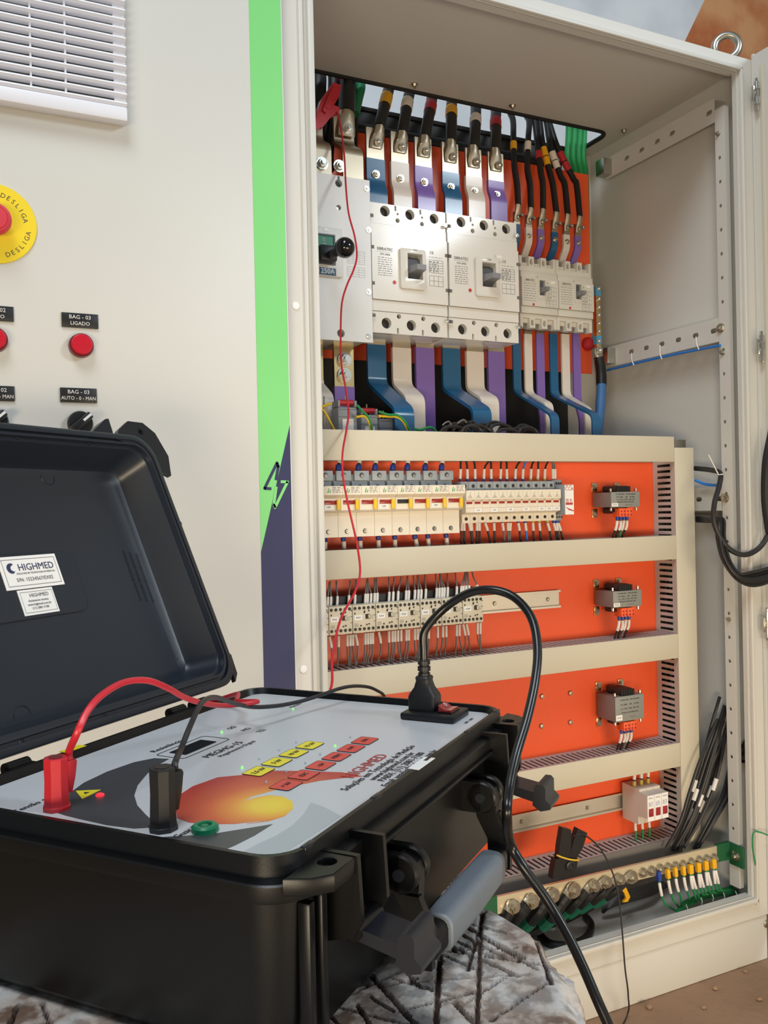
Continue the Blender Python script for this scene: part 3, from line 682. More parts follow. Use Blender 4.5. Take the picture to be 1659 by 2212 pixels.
for i in range(6):
    xm = AY(ubx[i], 378, UBY).x; hw = .0205
    zb = 1.515; zt = AY(*cr3(0, utop[i])[:0] or (ubx[i], .3074*utop[i]), UBY).z; zn = AY(ubx[i], .3074*ubnd[i], UBY).z
    bend = AY(ubx[i], 410+3.5*i, UBY).z
    t = thing('busbar', '%s coloured upper busbar over the large breakers, %s with bare top' % (words[i], ucol[i]), 'busbar', (xm, UBY, 1.5), 'upper busbars of the large breakers')
    ribbon('sleeve', roundprof([(UBY-.010, 1.45), (UBY-.010, bend-.006), (UBY, bend+.012), (UBY, zn)], .01), xm-hw, xm+hw, .0075, 'bar_'+ucol[i], t)
    ribbon('bare_end', [(UBY, zn-.002), (UBY, zt)], xm-hw+.001, xm+hw-.001, .006, 'tinned', t)
    p = AY(*cr3(*ublt[i]), UBY-.005); bolt((p.x, UBY-.0039, p.z), .0058, 'screw_metal', t, .006)
    # cable with crimped lug
    q = [AY(*cr3(*c), y) for c, y in zip(ucab[i], (UBY-.013, UBY-.006, .350, .385, .415))]
    q.append(Vector((q[-1].x+.004, .425, 1.86))); q.append(Vector((q[-1].x+.01, .44, 2.0)))
    t = cable('feeder_cable', 'thick black cable with %s band and lug on the %s coloured upper busbar' % (utap[i], words[i]), 'cable', q[1:], .0120, 'cable_black', [('phase_band', .305, .405, 'tape_'+utap[i], .0131)], 'thick feeder cables above the large breakers', 14)
    base = Vector((xm, UBY-.004, q[0].z-.012)); top = q[1]; ax = (top-base)
    g = G(); sec = []
    for f, wv, dv in ((-.02, .014, .002), (.30, .0150, .0025), (.62, .0135, .007), (.85, .0120, .0118), (1.10, .0118, .0118)):
        c = base+ax*f; c.y -= dv*.5 if f < .7 else 0
        sec.append([(c.x+wv*math.cos(k*PI/6), c.y+dv*math.sin(k*PI/6)*.8, c.z) for k in range(12)])
    g.rings(sec); g.done('lug', 'tinned', t)
    bolt((xm+.003, UBY-.008, base.z+.010), .0062, 'steel', t, .006, 'lug_bolt', (0.25, -1, -.15))
# the two bare bars above the 1250 A breaker
for k, (xa, xb) in enumerate(((270, 410), (112, 190))):
    a = AY(*cr3(xa, 900), .33); b = AY(*cr3(xb, 900), .33); c = AY(*cr3(xa-40, 1175), .30); d = AY(*cr3(xb-45, 1175), .30)
    xc0, xc1 = (a.x, b.x) if k == 0 else (b.x-.043, b.x)
    zt_ = AY(*cr3(300, 800), .34).z; zm = AY(*cr3(300, 1050), .33).z
    t = thing('busbar', ['bare tinned busbar above the 1250A breaker with red-banded cable', 'bare tinned busbar under the red clamp at the cabinet frame'][k], 'busbar', ((xc0+xc1)/2, .33, 1.55), 'bare bars of the main breaker')
    ribbon('bar', roundprof([(.296, 1.50), (.296, zm-.012), (.338, zm+.012), (.338, zt_)], .012), xc0, xc1, .008, 'tinned', t)
    p = AY(*cr3(300, 1170), .292); bolt((p.x if k == 0 else xc1-.02, .2915, p.z), .0085, 'galv', t, .006)
    if k == 0:
        q = [AY(*cr3(352, 905), .326), AY(*cr3(355, 800), .332), AY(*cr3(360, 690), .35), AY(*cr3(358, 565), .39)]
        q += [Vector((q[-1].x, .42, 1.86)), Vector((q[-1].x, .43, 2.0))]
        t2 = cable('feeder_cable', 'thickest black cable with red band on the bare bar beside the red clamp', 'cable', q[1:], .0165, 'cable_black', [('phase_band', .55, .66, 'tape_red', .0175)], 'main feeder cables', 14)
        g = G(); base = q[0]+Vector((0, 0, -.014)); top = q[1]; ax = top-base; sec = []
        for f, wv, dv in ((0, .018, .002), (.35, .019, .003), (.7, .0175, .010), (.95, .0166, .0163), (1.1, .0164, .0164)):
            c = base+ax*f; sec.append([(c.x+wv*math.cos(k2*PI/6), c.y+dv*math.sin(k2*PI/6)*.8, c.z) for k2 in range(12)])
        g.rings(sec); g.done('lug', 'tinned', t2); bolt((base.x+.003, .326, base.z+.014), .008, 'steel', t2, .006, 'lug_bolt')
# black and green cables rising at the left and behind
for k, (pts, r, m, lab) in enumerate((
        ([cr3(150, 1000), cr3(155, 800), cr3(160, 620), cr3(160, 520)], .015, 'cable_black', 'thick black cable rising behind the red clamp'),
        ([cr3(225, 1190), cr3(220, 1080), cr3(240, 900), cr3(260, 700), cr3(265, 560)], .013, 'cable_black', 'thick black cable between the two bare bars'),
        ([cr3(395, 1190), cr3(400, 1000), cr3(405, 850), cr3(420, 650)], .009, 'cable_black', 'thin black cable right of the bare bar'),
        ([cr3(408, 800), cr3(430, 700), cr3(450, 590)], .011, 'cable_green', 'dark green cable passing up through the roof opening near the red clamp'))):
    q = [AY(px, py, .372+.012*j) for j, (px, py) in enumerate(pts)]; e = q[-1]
    q += [Vector((e.x+.002, .43, 1.86)), Vector((e.x, .435, 2.0))]
    cable('feeder_cable', lab, 'cable', q, r, m, (), None, 12)
tag(G().box(.50, 1.30, .484, .490, 1.60, 1.806).done('dark_backing_sheet', 'rubber_black'), 'added black backing for the dark area of cables below the roof opening', 'sheet')  # added backing, darkens the cable-filled area in place of the beige back
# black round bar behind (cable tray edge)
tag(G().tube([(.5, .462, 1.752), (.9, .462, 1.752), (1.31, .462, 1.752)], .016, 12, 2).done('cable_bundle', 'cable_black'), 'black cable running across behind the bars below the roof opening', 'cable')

# ================================================================ small bars, lugs, cables
cr6 = lambda a, b: (960+.223*a, 400+.223*b)
sxx = [700, 815, 931, 1065, 1178, 1288]; scol = ['blue', 'white', 'purple', 'blue', 'white', 'purple']
slg = [(712, 310), (833, 340), (945, 360), (1082, 390), (1190, 412), (1300, 428)]
sbl = [None, (820, 490), (943, 510), (1072, 528), (1187, 548), (1303, 560)]
scab = [[(712, 290), (714, 200), (703, 0)], [(838, 320), (838, 230), (828, 0)], [(952, 335), (955, 240), (953, 0)], [(1086, 360), (1085, 270), (1050, 0)], [(1196, 385), (1195, 290), (1165, 0)], [(1308, 400), (1312, 310), (1280, 0)]]
sup = [[(1111, 358), (1109, 300), (1108, 260)], [(1139, 363), (1141, 300), (1143, 262)], [(1168, 372), (1162, 320), (1155, 262)], [(1188, 375), (1172, 310), (1165, 258)], [(1211, 380), (1190, 320), (1180, 262)], [(1238, 385), (1205, 320), (1188, 270)]]
stap = ['yellow', 'white', 'red', 'yellow', 'white', 'red']
SBY = .352
for i in range(6):
    xm = AY(*cr6(sxx[i], 500), SBY).x; hw = .0085
    zt = AY(*cr6(sxx[i], slg[i][1]-45), SBY).z; zs = AY(*cr6(sxx[i], slg[i][1]+70), SBY).z
    t = thing('busbar', '%s of the small upper busbars above the small breakers, sleeved %s' % (words[i], scol[i]), 'busbar', (xm, SBY, 1.47), 'upper busbars of the small breakers')
    z1 = AY(*cr6(sxx[i], (sbl[i] or (0, 470))[1]+60), SBY).z
    ribbon('sleeve', roundprof([(SBY+.028, 1.43), (SBY+.026, z1-.035), (SBY, z1), (SBY, zs)], .01), xm-hw, xm+hw, .006, 'bar_'+scol[i], t)
    ribbon('bare_end', [(SBY, zs-.002), (SBY, zt)], xm-hw+.0005, xm+hw-.0005, .005, 'tinned', t)
    if sbl[i]: p = AY(*cr6(*sbl[i]), SBY-.003); bolt((p.x, SBY-.0031, p.z), .0040, 'screw_metal', t, .004)
    q = [AY(*cr6(*c), SBY-.008) for c in scab[i][:2]] + [AY(*cr6(*scab[i][2]), .36)] + [AY(*c, y) for c, y in zip(sup[i], (.372, .39, .415))]
    e = q[-1]; q += [Vector((e.x, .43, 1.86)), Vector((e.x, .44, 2.0))]
    bands = [('phase_band', .43, .475, 'tape_'+stap[i], .0078)] + ([('phase_band', .385, .425, 'tape_'+stap[i], .0078)] if i > 2 else [])
    t = cable('feeder_cable', 'black cable with %s %s band and lug on the %s small busbar' % ('double' if i > 2 else 'single', stap[i], words[i]), 'cable', q[1:], .0069, 'cable_black', bands, 'cables above the small breakers', 12)
    base = Vector((xm, SBY-.004, AY(*cr6(*slg[i]), SBY).z-.010)); top = q[1]; ax = top-base; g = G(); sec = []
    for f, wv, dv in ((0, .007, .0015), (.3, .008, .002), (.6, .0078, .0045), (.85, .0070, .0068), (1.08, .0071, .0071)):
        c = base+ax*f; sec.append([(c.x+wv*math.cos(k*PI/6), c.y+dv*math.sin(k*PI/6)*.8, c.z) for k in range(12)])
    g.rings(sec); g.done('lug', 'tinned', t); bolt((base.x+.002, SBY-.006, base.z+.009), .0042, 'steel', t, .010, 'lug_bolt', (.35, -1, .1))
for k, px in enumerate((1226, 1238, 1250, 1260)):
    q = [AY(px+8, 640, .425), AY(px+6, 400, .425), AY(px, 340, .43), AY(px+2, 290, .435)]; e = q[-1]; q.append(Vector((e.x+.01, .44, 1.95)))
    cable('ground_cable', 'green cable passing up through the roof opening beside the right wall, %s of four' % ORD[k], 'cable', q, .0072, 'wire_green', (), 'green cables at the roof opening', 10)

# ================================================================ lower bars
cr2 = lambda a, b: (670+.1989*a, 700+.1989*b)
crb = lambda a, b: (960+.22905*a, 680+.22905*b)
def lower_bar(i, label, grp, px_top, py_top, wpx, py_bend, px_end, py_end, py_bot, m, yb=.338, tin=True, zt=1.285, th=.0075):
    a = AY(px_top-wpx/2, py_top, yb); b = AY(px_top+wpx/2, py_top, yb); xm = (a.x+b.x)/2
    z1 = AY(px_top, py_bend, yb).z
    if px_end is None: prof = [(yb, zt), (yb, .80)]
    else:
        e = AX(px_end, py_end, xm); prof = roundprof([(yb, zt), (yb, z1), (e.y, e.z), (e.y, .86)], .014)
    t = thing('busbar', label, 'busbar', (xm, yb, z1), grp)
    ribbon('sleeve', prof, a.x, b.x, th, m, t)
    if tin: ribbon('bare_end', [(yb, zt-.004), (yb, zt+.03)], a.x+.0006, b.x-.0006, th-.001, 'tinned', t)
    return t
LBG = 'lower busbars of the large breakers'; LSG = 'lower busbars of the small breakers'
L_ = 'lower %s busbar under the %s large breaker%s'
for k, nm in enumerate(('left', 'right')):
    off = [0, (975-813)][k]
    if k == 0: S = [(813, 40, 830, 872, 884), (867, 40, 833, 896, 860), (917, 39.5, None, None, None)]
    else: S = [(974, 38, 842, 1040, 885), (1025, 37, 843, 1057, 862), (1071, 35.5, None, None, None)]
    for (px, wv, pb, pe, pye), col, ex in zip(S, ('blue', 'white', 'purple'), (' bending far forward', ' with a short forward bend', ' running straight down')):
        lower_bar(0, L_ % (col, nm, ex), LBG, px, 790, wv, pb or 830, pe, pye, 930, 'bar_'+col, .338, True, AY(px, 745+8*k+(7 if col != 'blue' else 0), .338).z)
for k, S in enumerate(([(1116, 16.5, 847, 1198, 897, 'blue'), (1141, 16.5, 850, 1186, 873, 'white'), (1167, 16.5, 860, 1174, 905, 'purple')], [(1196, 16.5, 853, 1287, 897, 'blue'), (1221.5, 16.5, 855, 1271, 885, 'white'), (1245.5, 15.5, 865, 1259, 905, 'purple')])):
    for px, wv, pb, pe, pye, col in S:
        lower_bar(0, 'narrow lower %s busbar under the %s small breaker, bending forward' % (col, ('left', 'right')[k]), LSG, px, 790, wv, pb, pe, pye, 930, 'bar_'+col, .352, True, AY(px, 722, .352).z+(.03 if px < 1120 else 0), .005)
# main breaker lower bars
a = AY(*cr2(253, 450), .30); b = AY(*cr2(465, 450), .30)
t = thing('busbar', 'bare busbar with two hex nuts below the 1250A breaker, purple at its foot', 'busbar', ((a.x+b.x)/2, .30, 1.1), 'bare bars of the main breaker')
zn = AY(*cr2(350, 692), .30).z
ribbon('bar', [(.30, 1.30), (.30, zn)], a.x, b.x, .008, 'brass', t); ribbon('sleeve', [(.30, zn+.002), (.30, .86)], a.x-.0003, b.x+.0003, .0092, 'bar_purple', t)
for yy in (380, 550):
    p = AY(*cr2(383, yy), .29); bolt((p.x, .2955, p.z), .0098, 'galv', t, .009, 'nut')
t = thing('busbar', 'bare busbar turning white below the 1250A breaker, half hidden by the frame', 'busbar', (a.x-.05, .30, 1.1), 'bare bars of the main breaker')
x1 = AY(*cr2(133, 450), .30).x
zb_ = AY(*cr2(120, 640), .30).z
ribbon('bar', [(.30, 1.30), (.30, zb_)], x1-.045, x1, .008, 'brass', t)
e = AX(*cr2(245, 790), x1)
ribbon('sleeve', roundprof([(.30, zb_+.004), (.30, zb_-.004), (e.y, e.z), (e.y, .86)], .012), x1-.0455, x1+.0005, .0092, 'bar_white', t)

# ================================================================ neutral bar at the right end of the breakers
NY = .372
a = AY(1289, 620, NY); b = AY(1297, 755, NY)
nb = thing('terminal_bar', 'narrow vertical terminal bar with screws and blue ends beside the small breakers', 'terminal bar', (a.x, NY, b.z))
G().box(a.x-.003, a.x+.011, NY, NY+.012, b.z, a.z, .0008).done('bar', 'brass', nb)
G().box(a.x-.0034, a.x+.0114, NY-.0005, NY+.0125, a.z-.020, a.z+.0005).done('blue_sleeve', 'bar_lightblue', nb)
zc = AY(1293, 734, NY).z
G().box(a.x-.0034, a.x+.0114, NY-.0005, NY+.0125, zc-.010, zc+.010).done('blue_sleeve', 'bar_lightblue', nb)
for py in (624, 646, 664, 681, 699, 716, 737): p = AY(1293, py, NY); bolt((p.x, NY-.0006, p.z), .0036, 'steel', nb, .003, 'screw')
q = [AY(1294, 772, .362), AY(1298, 800, .360), AY(1299, 840, .352), AY(1296, 890, .345), AY(1291, 940, .34), AY(1288, 990, .34)]
t = cable('neutral_cable', 'blue cable with black sleeve and ring lug hanging below the terminal bar', 'cable', q, .0110, 'cable_blue', [('sleeve', 0, .36, 'cable_black', .0122)], None, 14)
g = G(); c = AY(1293.5, 760, .362); g.rings([[(c.x+wv*math.cos(k*PI/6), c.y+dv*math.sin(k*PI/6), c.z+dz) for k in range(12)] for dz, wv, dv in ((.012, .006, .002), (.008, .012, .002), (-.004, .0125, .003), (-.014, .0112, .010), (-.02, .0112, .0112))]); g.done('ring_lug', 'tinned', t)
bolt((c.x, c.y-.002, c.z+.003), .0055, 'steel', t, .005, 'lug_bolt')
# blue control wire along the side rail, with ties
q = [AX(1312, 800, 1.396), AX(1380, 783, 1.396), AX(1450, 767, 1.396), AX(1556, 746, 1.396)]
cable('control_wire', 'thin blue wire running along the underside of the middle side rail', 'wire', q, .0028, 'wire_blue')
for k, ((ax_, ay_), (bx_, by_)) in enumerate((((432, 510), (455, 620)), ((690, 440), (705, 565)), ((1012, 365), (1040, 480)))):
    p = AX(*cs([(ax_, ay_)])[0], 1.3985); q_ = AX(*cs([(bx_, by_)])[0], 1.394)
    tag(G().tube([p, p.lerp(q_, .6)+Vector((-.003, 0, 0)), q_], .0013, 6, 4).done('zip_tie', 'zip_tie'), 'white zip tie looped through the middle side rail, %s from the back' % ORD[k], 'zip tie', 'zip ties on the side rail')
# red knob on the plate
p = AY(1268, 744, UPY); tag(G().rev((p.x, UPY-.0002, p.z), [(.016, 0), (.016, .006), (.012, .012), (.003, .014)], 'y', 20).done('red_standoff', 'tape_red'), 'dark red round standoff insulator low on the upper orange plate', 'insulator')

# ================================================================ current transformers and loose wires above the top duct
def ct(pxa, pxb, pyt, pyr, Y, label):
    a = AY(pxa, pyt, Y); b = AY(pxb, pyt, Y); zt = a.z; hh = AY(pxa, pyr, Y).z-zt
    t = thing('current_transformer', label, 'transformer', ((a.x+b.x)/2, Y, .98), 'grey current transformers above the top duct')
    w_ = b.x-a.x
    G().box(a.x, b.x, Y, Y+.035, .98, zt-.004, .002).done('body', 'ct_grey', t)
    g = G(); g.box(a.x, a.x+w_*.12, Y, Y+.03, zt-.0038, zt+hh*.75, .0008); g.box(b.x-w_*.12, b.x, Y, Y+.03, zt-.0038, zt+hh*.75, .0008); g.done('end_lug', 'ct_grey', t)
    G().tube([(a.x+w_*.13, Y+.008, zt+hh*.45), (b.x-w_*.13, Y+.008, zt+hh*.45)], hh*.5, 12, 1).done('red_cap', 'tape_red', t)
    G().box(a.x+w_*.22, a.x+w_*.8, Y-.0006, Y-.0001, zt-.060, zt-.026).done('label_sticker', 'sticker', t)
    g = G(); g.box(a.x+.002, b.x-.002, Y-.0004, Y, zt-.0085, zt-.0075); g.box(a.x+.0, b.x, Y-.0003, Y, zt-.022, zt-.0212); g.done('seam', 'window_grey', t)
    G().cyl((a.x+w_*.6, Y+.02, zt-.004), .0014, hh+.012, 'z', 8).done('stud', 'screw_metal', t)
    return t
ct(730, 771, 874, 861, .205, 'grey current transformer with red cap, the largest and leftmost above the duct')
ct(780, 816, 891, 879, .235, 'grey current transformer with red cap, half behind the first one')
ct(819, 849, 900, 893, .262, 'grey current transformer mostly hidden behind the blue busbar')
tag(G().tube([AY(699, 935, .2), AY(700, 856, .2)], .0018, 8, 1).done('threaded_rod', 'screw_metal'), 'thin threaded rod standing left of the grey current transformers', 'rod')
def w2(label, pts, r, m, Y, grp=None, name='control_wire'):
    q = [AY(*cr2(*p), Y) for p in pts]; return cable(name, label, 'wire', q, r, m, (), grp, 8)
w2('yellow wire dropping from the left current transformer into the duct', [(235, 860), (150, 890), (122, 915), (160, 960), (215, 1060), (262, 1150)], .0022, 'wire_yellow', .19)
w2('yellow wire paired with green right of the first current transformer', [(500, 1010), (580, 1000), (620, 1030), (650, 1110), (655, 1160)], .0022, 'wire_yellow', .19)
w2('green wire looping right of the first current transformer', [(510, 880), (570, 950), (615, 990), (655, 1060), (672, 1160)], .0024, 'wire_green', .188)
w2('yellow wire right of the second current transformer dropping into the duct', [(740, 1000), (850, 1005), (940, 1010), (1010, 1060), (1065, 1165)], .0022, 'wire_yellow', .20)
w2('green wire arching right of the second current transformer', [(745, 950), (850, 985), (950, 990), (1030, 1060), (1080, 1160)], .0024, 'wire_green', .198)
w2('green wire humped over the duct edge left of the black wires', [(1130, 1140), (1200, 1150), (1280, 1125), (1330, 1130), (1372, 1175)], .0026, 'wire_green', .17)
rnd = random.Random(3)
for k in range(16):
    x0 = rnd.uniform(945, 1150); w_ = rnd.uniform(25, 75); h_ = rnd.uniform(8, 26)*(1.0 if x0 < 1080 else .75); y0 = 934+.02*(x0-940)
    Y = .118+.003*k
    q = [AY(x0, y0+4, Y), AY(x0+w_*.2, y0-h_*.8, Y-.004), AY(x0+w_*.5, y0-h_, Y), AY(x0+w_*.8, y0-h_*.6, Y+.004), AY(x0+w_, y0+5, Y)]
    cable('control_wire', 'black wire looping over the top duct edge, %s of the tangle' % ORD[k], 'wire', q, .0032, 'wire_black', (), 'black wires tangled on the top duct', 8)
for k, (px, py) in enumerate(((962, 912), (995, 908))):
    p = AY(px, py, .116); tag(G().tube([(p.x-.008, .113, p.z-.006), (p.x-.002, .111, p.z-.001), (p.x+.006, .113, p.z+.001), (p.x+.012, .116, p.z-.004)], .0014, 6, 3).done('zip_tie', 'wire_grey'), 'grey zip tie round the black wires on the top duct, %s' % ('left one' if k == 0 else 'right one'), 'zip tie', 'grey zip ties on the top duct')
# ================================================================ cable ducts
DF, DB = .100, .1645
def hduct(z0, z1, label, x0=.47, x1=1.3140, slots=True, cover='beige_duct', side='duct_grey', px_from=None):
    t = thing('cable_duct', label, 'cable duct', ((x0+x1)/2, DB, z0), 'horizontal cable ducts')
    G().box(x0, x1, DF, DF+.003, z0-.0004, z1+.0004, .0012).done('cover', cover, t)
    if slots:
        n = int((x1-x0-.01)/.0125); lp = [rect(x0, x1, DF+.0032, DB)]
        for i in range(n):
            x = x1-.012-.0125*i; lp.append(rect(x-.003, x+.003, DF+.010, DB-.010))
        plate('slotted_side', lp, .0016, side, t, 'T', (0, 0, z1-.0022))
        G().box(x0, x1, DF+.0032, DB, z0+.0004, z0+.002).done('duct_base', side, t)
    G().box(x0, x1, DB-.002, DB, z0+.0022, z1-.0024).done('back_strip', 'duct_dark', t)
    return t
zz = lambda px, py: AY(px, py, DF).z
D1 = (zz(1340, 997), zz(1340, 941)); D2 = (zz(1240, 1221), zz(1240, 1166.4)); D3 = (zz(1268, 1446), zz(1268, 1391)); D4 = (zz(1300, 1689), zz(1300, 1635.5))
hduct(*D1, 'topmost horizontal cable duct, beige cover just below the busbars', slots=False)
hduct(*D2, 'beige horizontal cable duct between fuse holders and contactors')
hduct(*D3, 'beige horizontal cable duct below the contactor row')
hduct(*D4, 'beige horizontal cable duct above the surge protector')
z5 = zz(1350, 1836)
hduct(z5-.045, z5, 'dark grey slotted duct lowest of all, behind the earth bar', cover='duct_dark')
t = thing('cable_duct', 'vertical cable duct with slotted side at the right of the orange plate', 'cable duct', (1.341, DB, .20))
G().box(1.3148, 1.3670, DF, DF+.003, .205, D1[1]-.022, .0012).done('cover', 'beige_duct', t)
lp = [rect(DF+.0032, DB, .205, D1[1]-.022)]; n = int((D1[1]-.03-.215)/.0122)
for i in range(n): z = .215+.0122*i; lp.append(rect(DF+.014, DB-.012, z-.0027, z+.0027))
plate('slotted_side', lp, .0015, 'duct_grey', t, 'S', (1.3165, 0, 0))
plate('slotted_side', lp, .0015, 'duct_grey', t, 'S', (1.3668, 0, 0))
G().box(1.3167, 1.3650, DB-.002, DB, .205, D1[1]-.022).done('back_strip', 'duct_dark', t)
rr = random.Random(5)
for k in range(11):
    x = 1.322+.0038*k; y = DF+.02+.03*rr.random(); m = ['wire_black', 'wire_black', 'wire_green', 'wire_black', 'wire_yellow', 'wire_black', 'wire_grey'][k % 7]
    q = [Vector((x+rr.uniform(-.002, .002), y+rr.uniform(-.008, .008), .22+.8*j/9)) for j in range(10)]
    cable('control_wire', '%s wire seen through the slots of the vertical duct, %s from the plate side' % (m.split('_')[1], ORD[k]), 'wire', q, .0028, m, (), 'wires inside the vertical duct', 6, 3)
G().box(1.3165, 1.3655, DF+.02, DF+.05, D1[1]-.020, D1[1]-.004).done('duct_cap', 'galv', t)

# ================================================================ DIN rails
def din(x0, x1, zc, label, Y=LPY-.0002, m='rail_metal', holes=()):
    prof = [(0, -.0175), (-.001, -.0175), (-.001, -.0145), (-.0002-.0065, -.0135), (-.0065, .0135), (-.001, .0145), (-.001, .0175), (0, .0175)]
    # hat section: flanges forward, web against the plate
    prof = [(-.0075, -.0175), (-.0075, -.0135), (-.0012, -.0125), (-.0012, .0125), (-.0075, .0135), (-.0075, .0175), (-.0063, .0175), (-.0063, .0147), (-.0, .0137), (-.0, -.0137), (-.0063, -.0147), (-.0063, -.0175)]
    t = thing('din_rail', label, 'rail', ((x0+x1)/2, Y, zc), 'mounting rails')
    G().prism([(x0, Y+a, zc+b) for a, b in prof], (x1-x0, 0, 0)).done('rail', m, t)
    for px, py in holes: p = AY(px, py, Y-.001); G().rev((p.x, Y-.0013, zc), [(.0042, 0), (.0042, .001), (.003, .003), (.001, .0032)], 'y', 12).done('screw', 'screw_metal', t)
    return t
r2 = AY(1211, 1293, LPY-.007)
din(.48, r2.x, r2.z, 'aluminium mounting rail running right from the contactor row', holes=((1068, 1304), (1183, 1294)))
r4 = AY(1344, 1731, LPY-.007)
din(.60, AY(1426, 1712, LPY-.007).x, r4.z, 'aluminium mounting rail carrying the surge protector', holes=((1126, 1774), (1268, 1744)))
zr1 = AY(1100, 1082, LPY).z
din(.48, 1.055, zr1, 'mounting rail hidden behind the fuse holders')

# ================================================================ wires with printed sleeves
def tagged(name, label, grp, P, r, m, t0, t1, fer=None, f0=0, f1=0, tr=None):
    b = [('marker_sleeve', t0, t1, 'sleeve_white', tr or r*1.75)]
    if fer: b.append(('ferrule', f0, f1, fer, r*1.6))
    return cable(name, label, 'wire', P, r, m, b, grp, 8, 5)
c4 = lambda a, b: (690+.1929*a, 980+.1929*b)
c5 = lambda a, b: (980+.1688*a, 980+.1688*b)
c7 = lambda a, b: (690+.22905*a, 1220+.22905*b)

# ================================================================ large fuse holders
FW_ = .0337; fx0 = .5252
zA = AY(989, 1047.5, .072).z; zB = AY(985, 1065.5, .072).z; zC = AY(985, 1073, .0815).z; zD = AY(985, 1099.6, .0815).z; zE = AY(975, 1151.7, .095).z
zF = AY(970, 1016.6, .112).z; zG = AY(970, 1037, .112).z
def fuse_holder():
    x0 = fx0; x1 = x0+FW_-.0006
    t = thing('fuse_holder', '', 'fuse holder', (x0, .15, zE), 'large cream fuse holders')
    prof = [(.157, zE), (.095, zE), (.095, zD-.002), (.0815, zD+.001), (.0815, zC), (.072, zB), (.072, zA), (.118, zA), (.157, zA-.01)]
    G().prism([(x0, a, b) for a, b in prof], (x1-x0, 0, 0)).done('body', 'fuse_cream', t)
    g = G(); g.box(x0, x1, .1185, .157, zA-.004, zF-.006, .001); g.box(x0+.0055, x1, .112, .1184, zG, zF, .0008); g.box(x0+.002, x1-.002, .1155, .1184, zA+.0006, zG-.0004); tb = g.done('terminal_block', 'fuse_grey', t)
    G().cyl((x0+.019, .1117, (zF+zG)/2+.001), .0042, .0006, 'y', 14).done('screw_hole', 'hole_dark', tb); bolt((x0+.0195, .1112, (zF+zG)/2), .0022, 'steel', tb, .001, 'screw')
    G().box(x0+.014, x0+.019, .1148, .1154, zA+.0006, zA+.003).done('slot', 'hole_dark', tb)
    zw = zC-.0065
    G().box(x0+.004, x0+.0255, .0806, .0813, zw-.0035, zw+.0035, .0003).done('indicator_window', 'fuse_red', t)
    G().box(x0+.0250, x0+.0312, .0765, .0813, zw-.0125, zw+.0045, .0008).done('release_tab', 'fuse_yellow', t)
    g = G(); zz_ = zB+.0035
    for d in (0, .0032): g.prism([(x0+.006+d, .0718, zz_), (x0+.008+d, .0718, zz_), (x0+.0095+d, .0718, zz_+.008-d*.8), (x0+.0085+d, .0718, zz_+.008-d*.8)], (0, -.0002, 0))
    g.done('logo', 'logo_green', t)
    g = G(); mark_lines(g, x0+.015, x0+.031, zB+.003, zA-.001, .0719, 4, .0005); g.done('fine_print', 'print_grey', t)
    G().cyl((x0+.0155, .0948, zE+.0095), .0040, .0006, 'y', 14).done('screw_hole', 'hole_dark', t); bolt((x0+.016, .0943, zE+.0095), .0022, 'steel', t, .001, 'screw')
    g = G(); g.box(x0+.0003, x1-.0003, .0806, .0812, zD+.0015, zD+.0022); g.done('seam', 'duct_grey', t)
    return t
fh = fuse_holder(); FH = []
st = {1: 'CSF1', 4: 'CSF2', 7: 'CSF3'}
for k in range(8):
    lab = ['leftmost large fuse holder with CSF1 sticker, cut by the frame', 'second large fuse holder from the frame, behind the red wire', 'third large fuse holder, its yellow tab hanging lower', 'fourth large fuse holder, with the CSF2 sticker', 'fifth large fuse holder, its indicator window black', 'sixth large fuse holder, right of the black-windowed one', 'seventh large fuse holder, with the CSF3 sticker', 'rightmost large fuse holder, next to the narrow ones'][k]
    if k == 0: o = fh; o['label'] = lab
    else: o = dup(fh, (fx0+FW_*k, .15, zE), lab, 'large cream fuse holders')
    FH.append(o)
for k, o in enumerate(FH):
    xk = fx0+FW_*k
    if k+1 in st or k == 0 or k == 3 or k == 6:
        s_ = {0: 'CSF1', 3: 'CSF2', 6: 'CSF3'}.get(k)
        if s_:
            kk = G().box(xk+.004, xk+.019, .0806, .0813, zD+.004, zD+.0112).done('sticker', 'sticker', o); text('lettering', s_, .0042, 'print_dark', kk, (xk+.0115, .0803, zD+.0076))
    if k == 4:
        for ch in o.children:
            if ch.name.startswith('indicator_window'): ch.data = ch.data.copy(); ch.data.materials[0] = M['contactor_black']
# wires above / below the large holders
for k, cx_ in enumerate((215, 440, 625, 825, 985, 1185, 1370)):
    q = [AY(*c4(cx_-6, 190), .130), AY(*c4(cx_, 140), .130), AY(*c4(cx_+8, 90), .132), AY(*c4(cx_+10, 40), .135)]
    tagged('control_wire', 'blue-sleeved wire entering a large fuse holder from above, %s from the frame' % ORD[k], 'wires above the large fuse holders', q, .0034, 'wire_black', .52, .95, 'ferrule_blue', .0, .40, .0040)
for k, cx_ in enumerate((65, 270, 455, 660, 845, 1070, 1215, 1420)):
    yb = 955-.035*cx_
    dx = (0, 8, 8, 5, 4, 25, 10, 10)[k]
    q = [AY(*c4(cx_-8, yb-10), .13), AY(*c4(cx_, yb+25), .13), AY(*c4(cx_+dx*.6, yb+70), .13), AY(*c4(cx_+dx, yb+160), .132)]
    tagged('control_wire', 'blue-sleeved wire leaving a large fuse holder below, %s from the frame' % ORD[k], 'wires below the large fuse holders', q, .0030, 'wire_black', .45, .85, 'ferrule_blue', .05, .38, .0038)

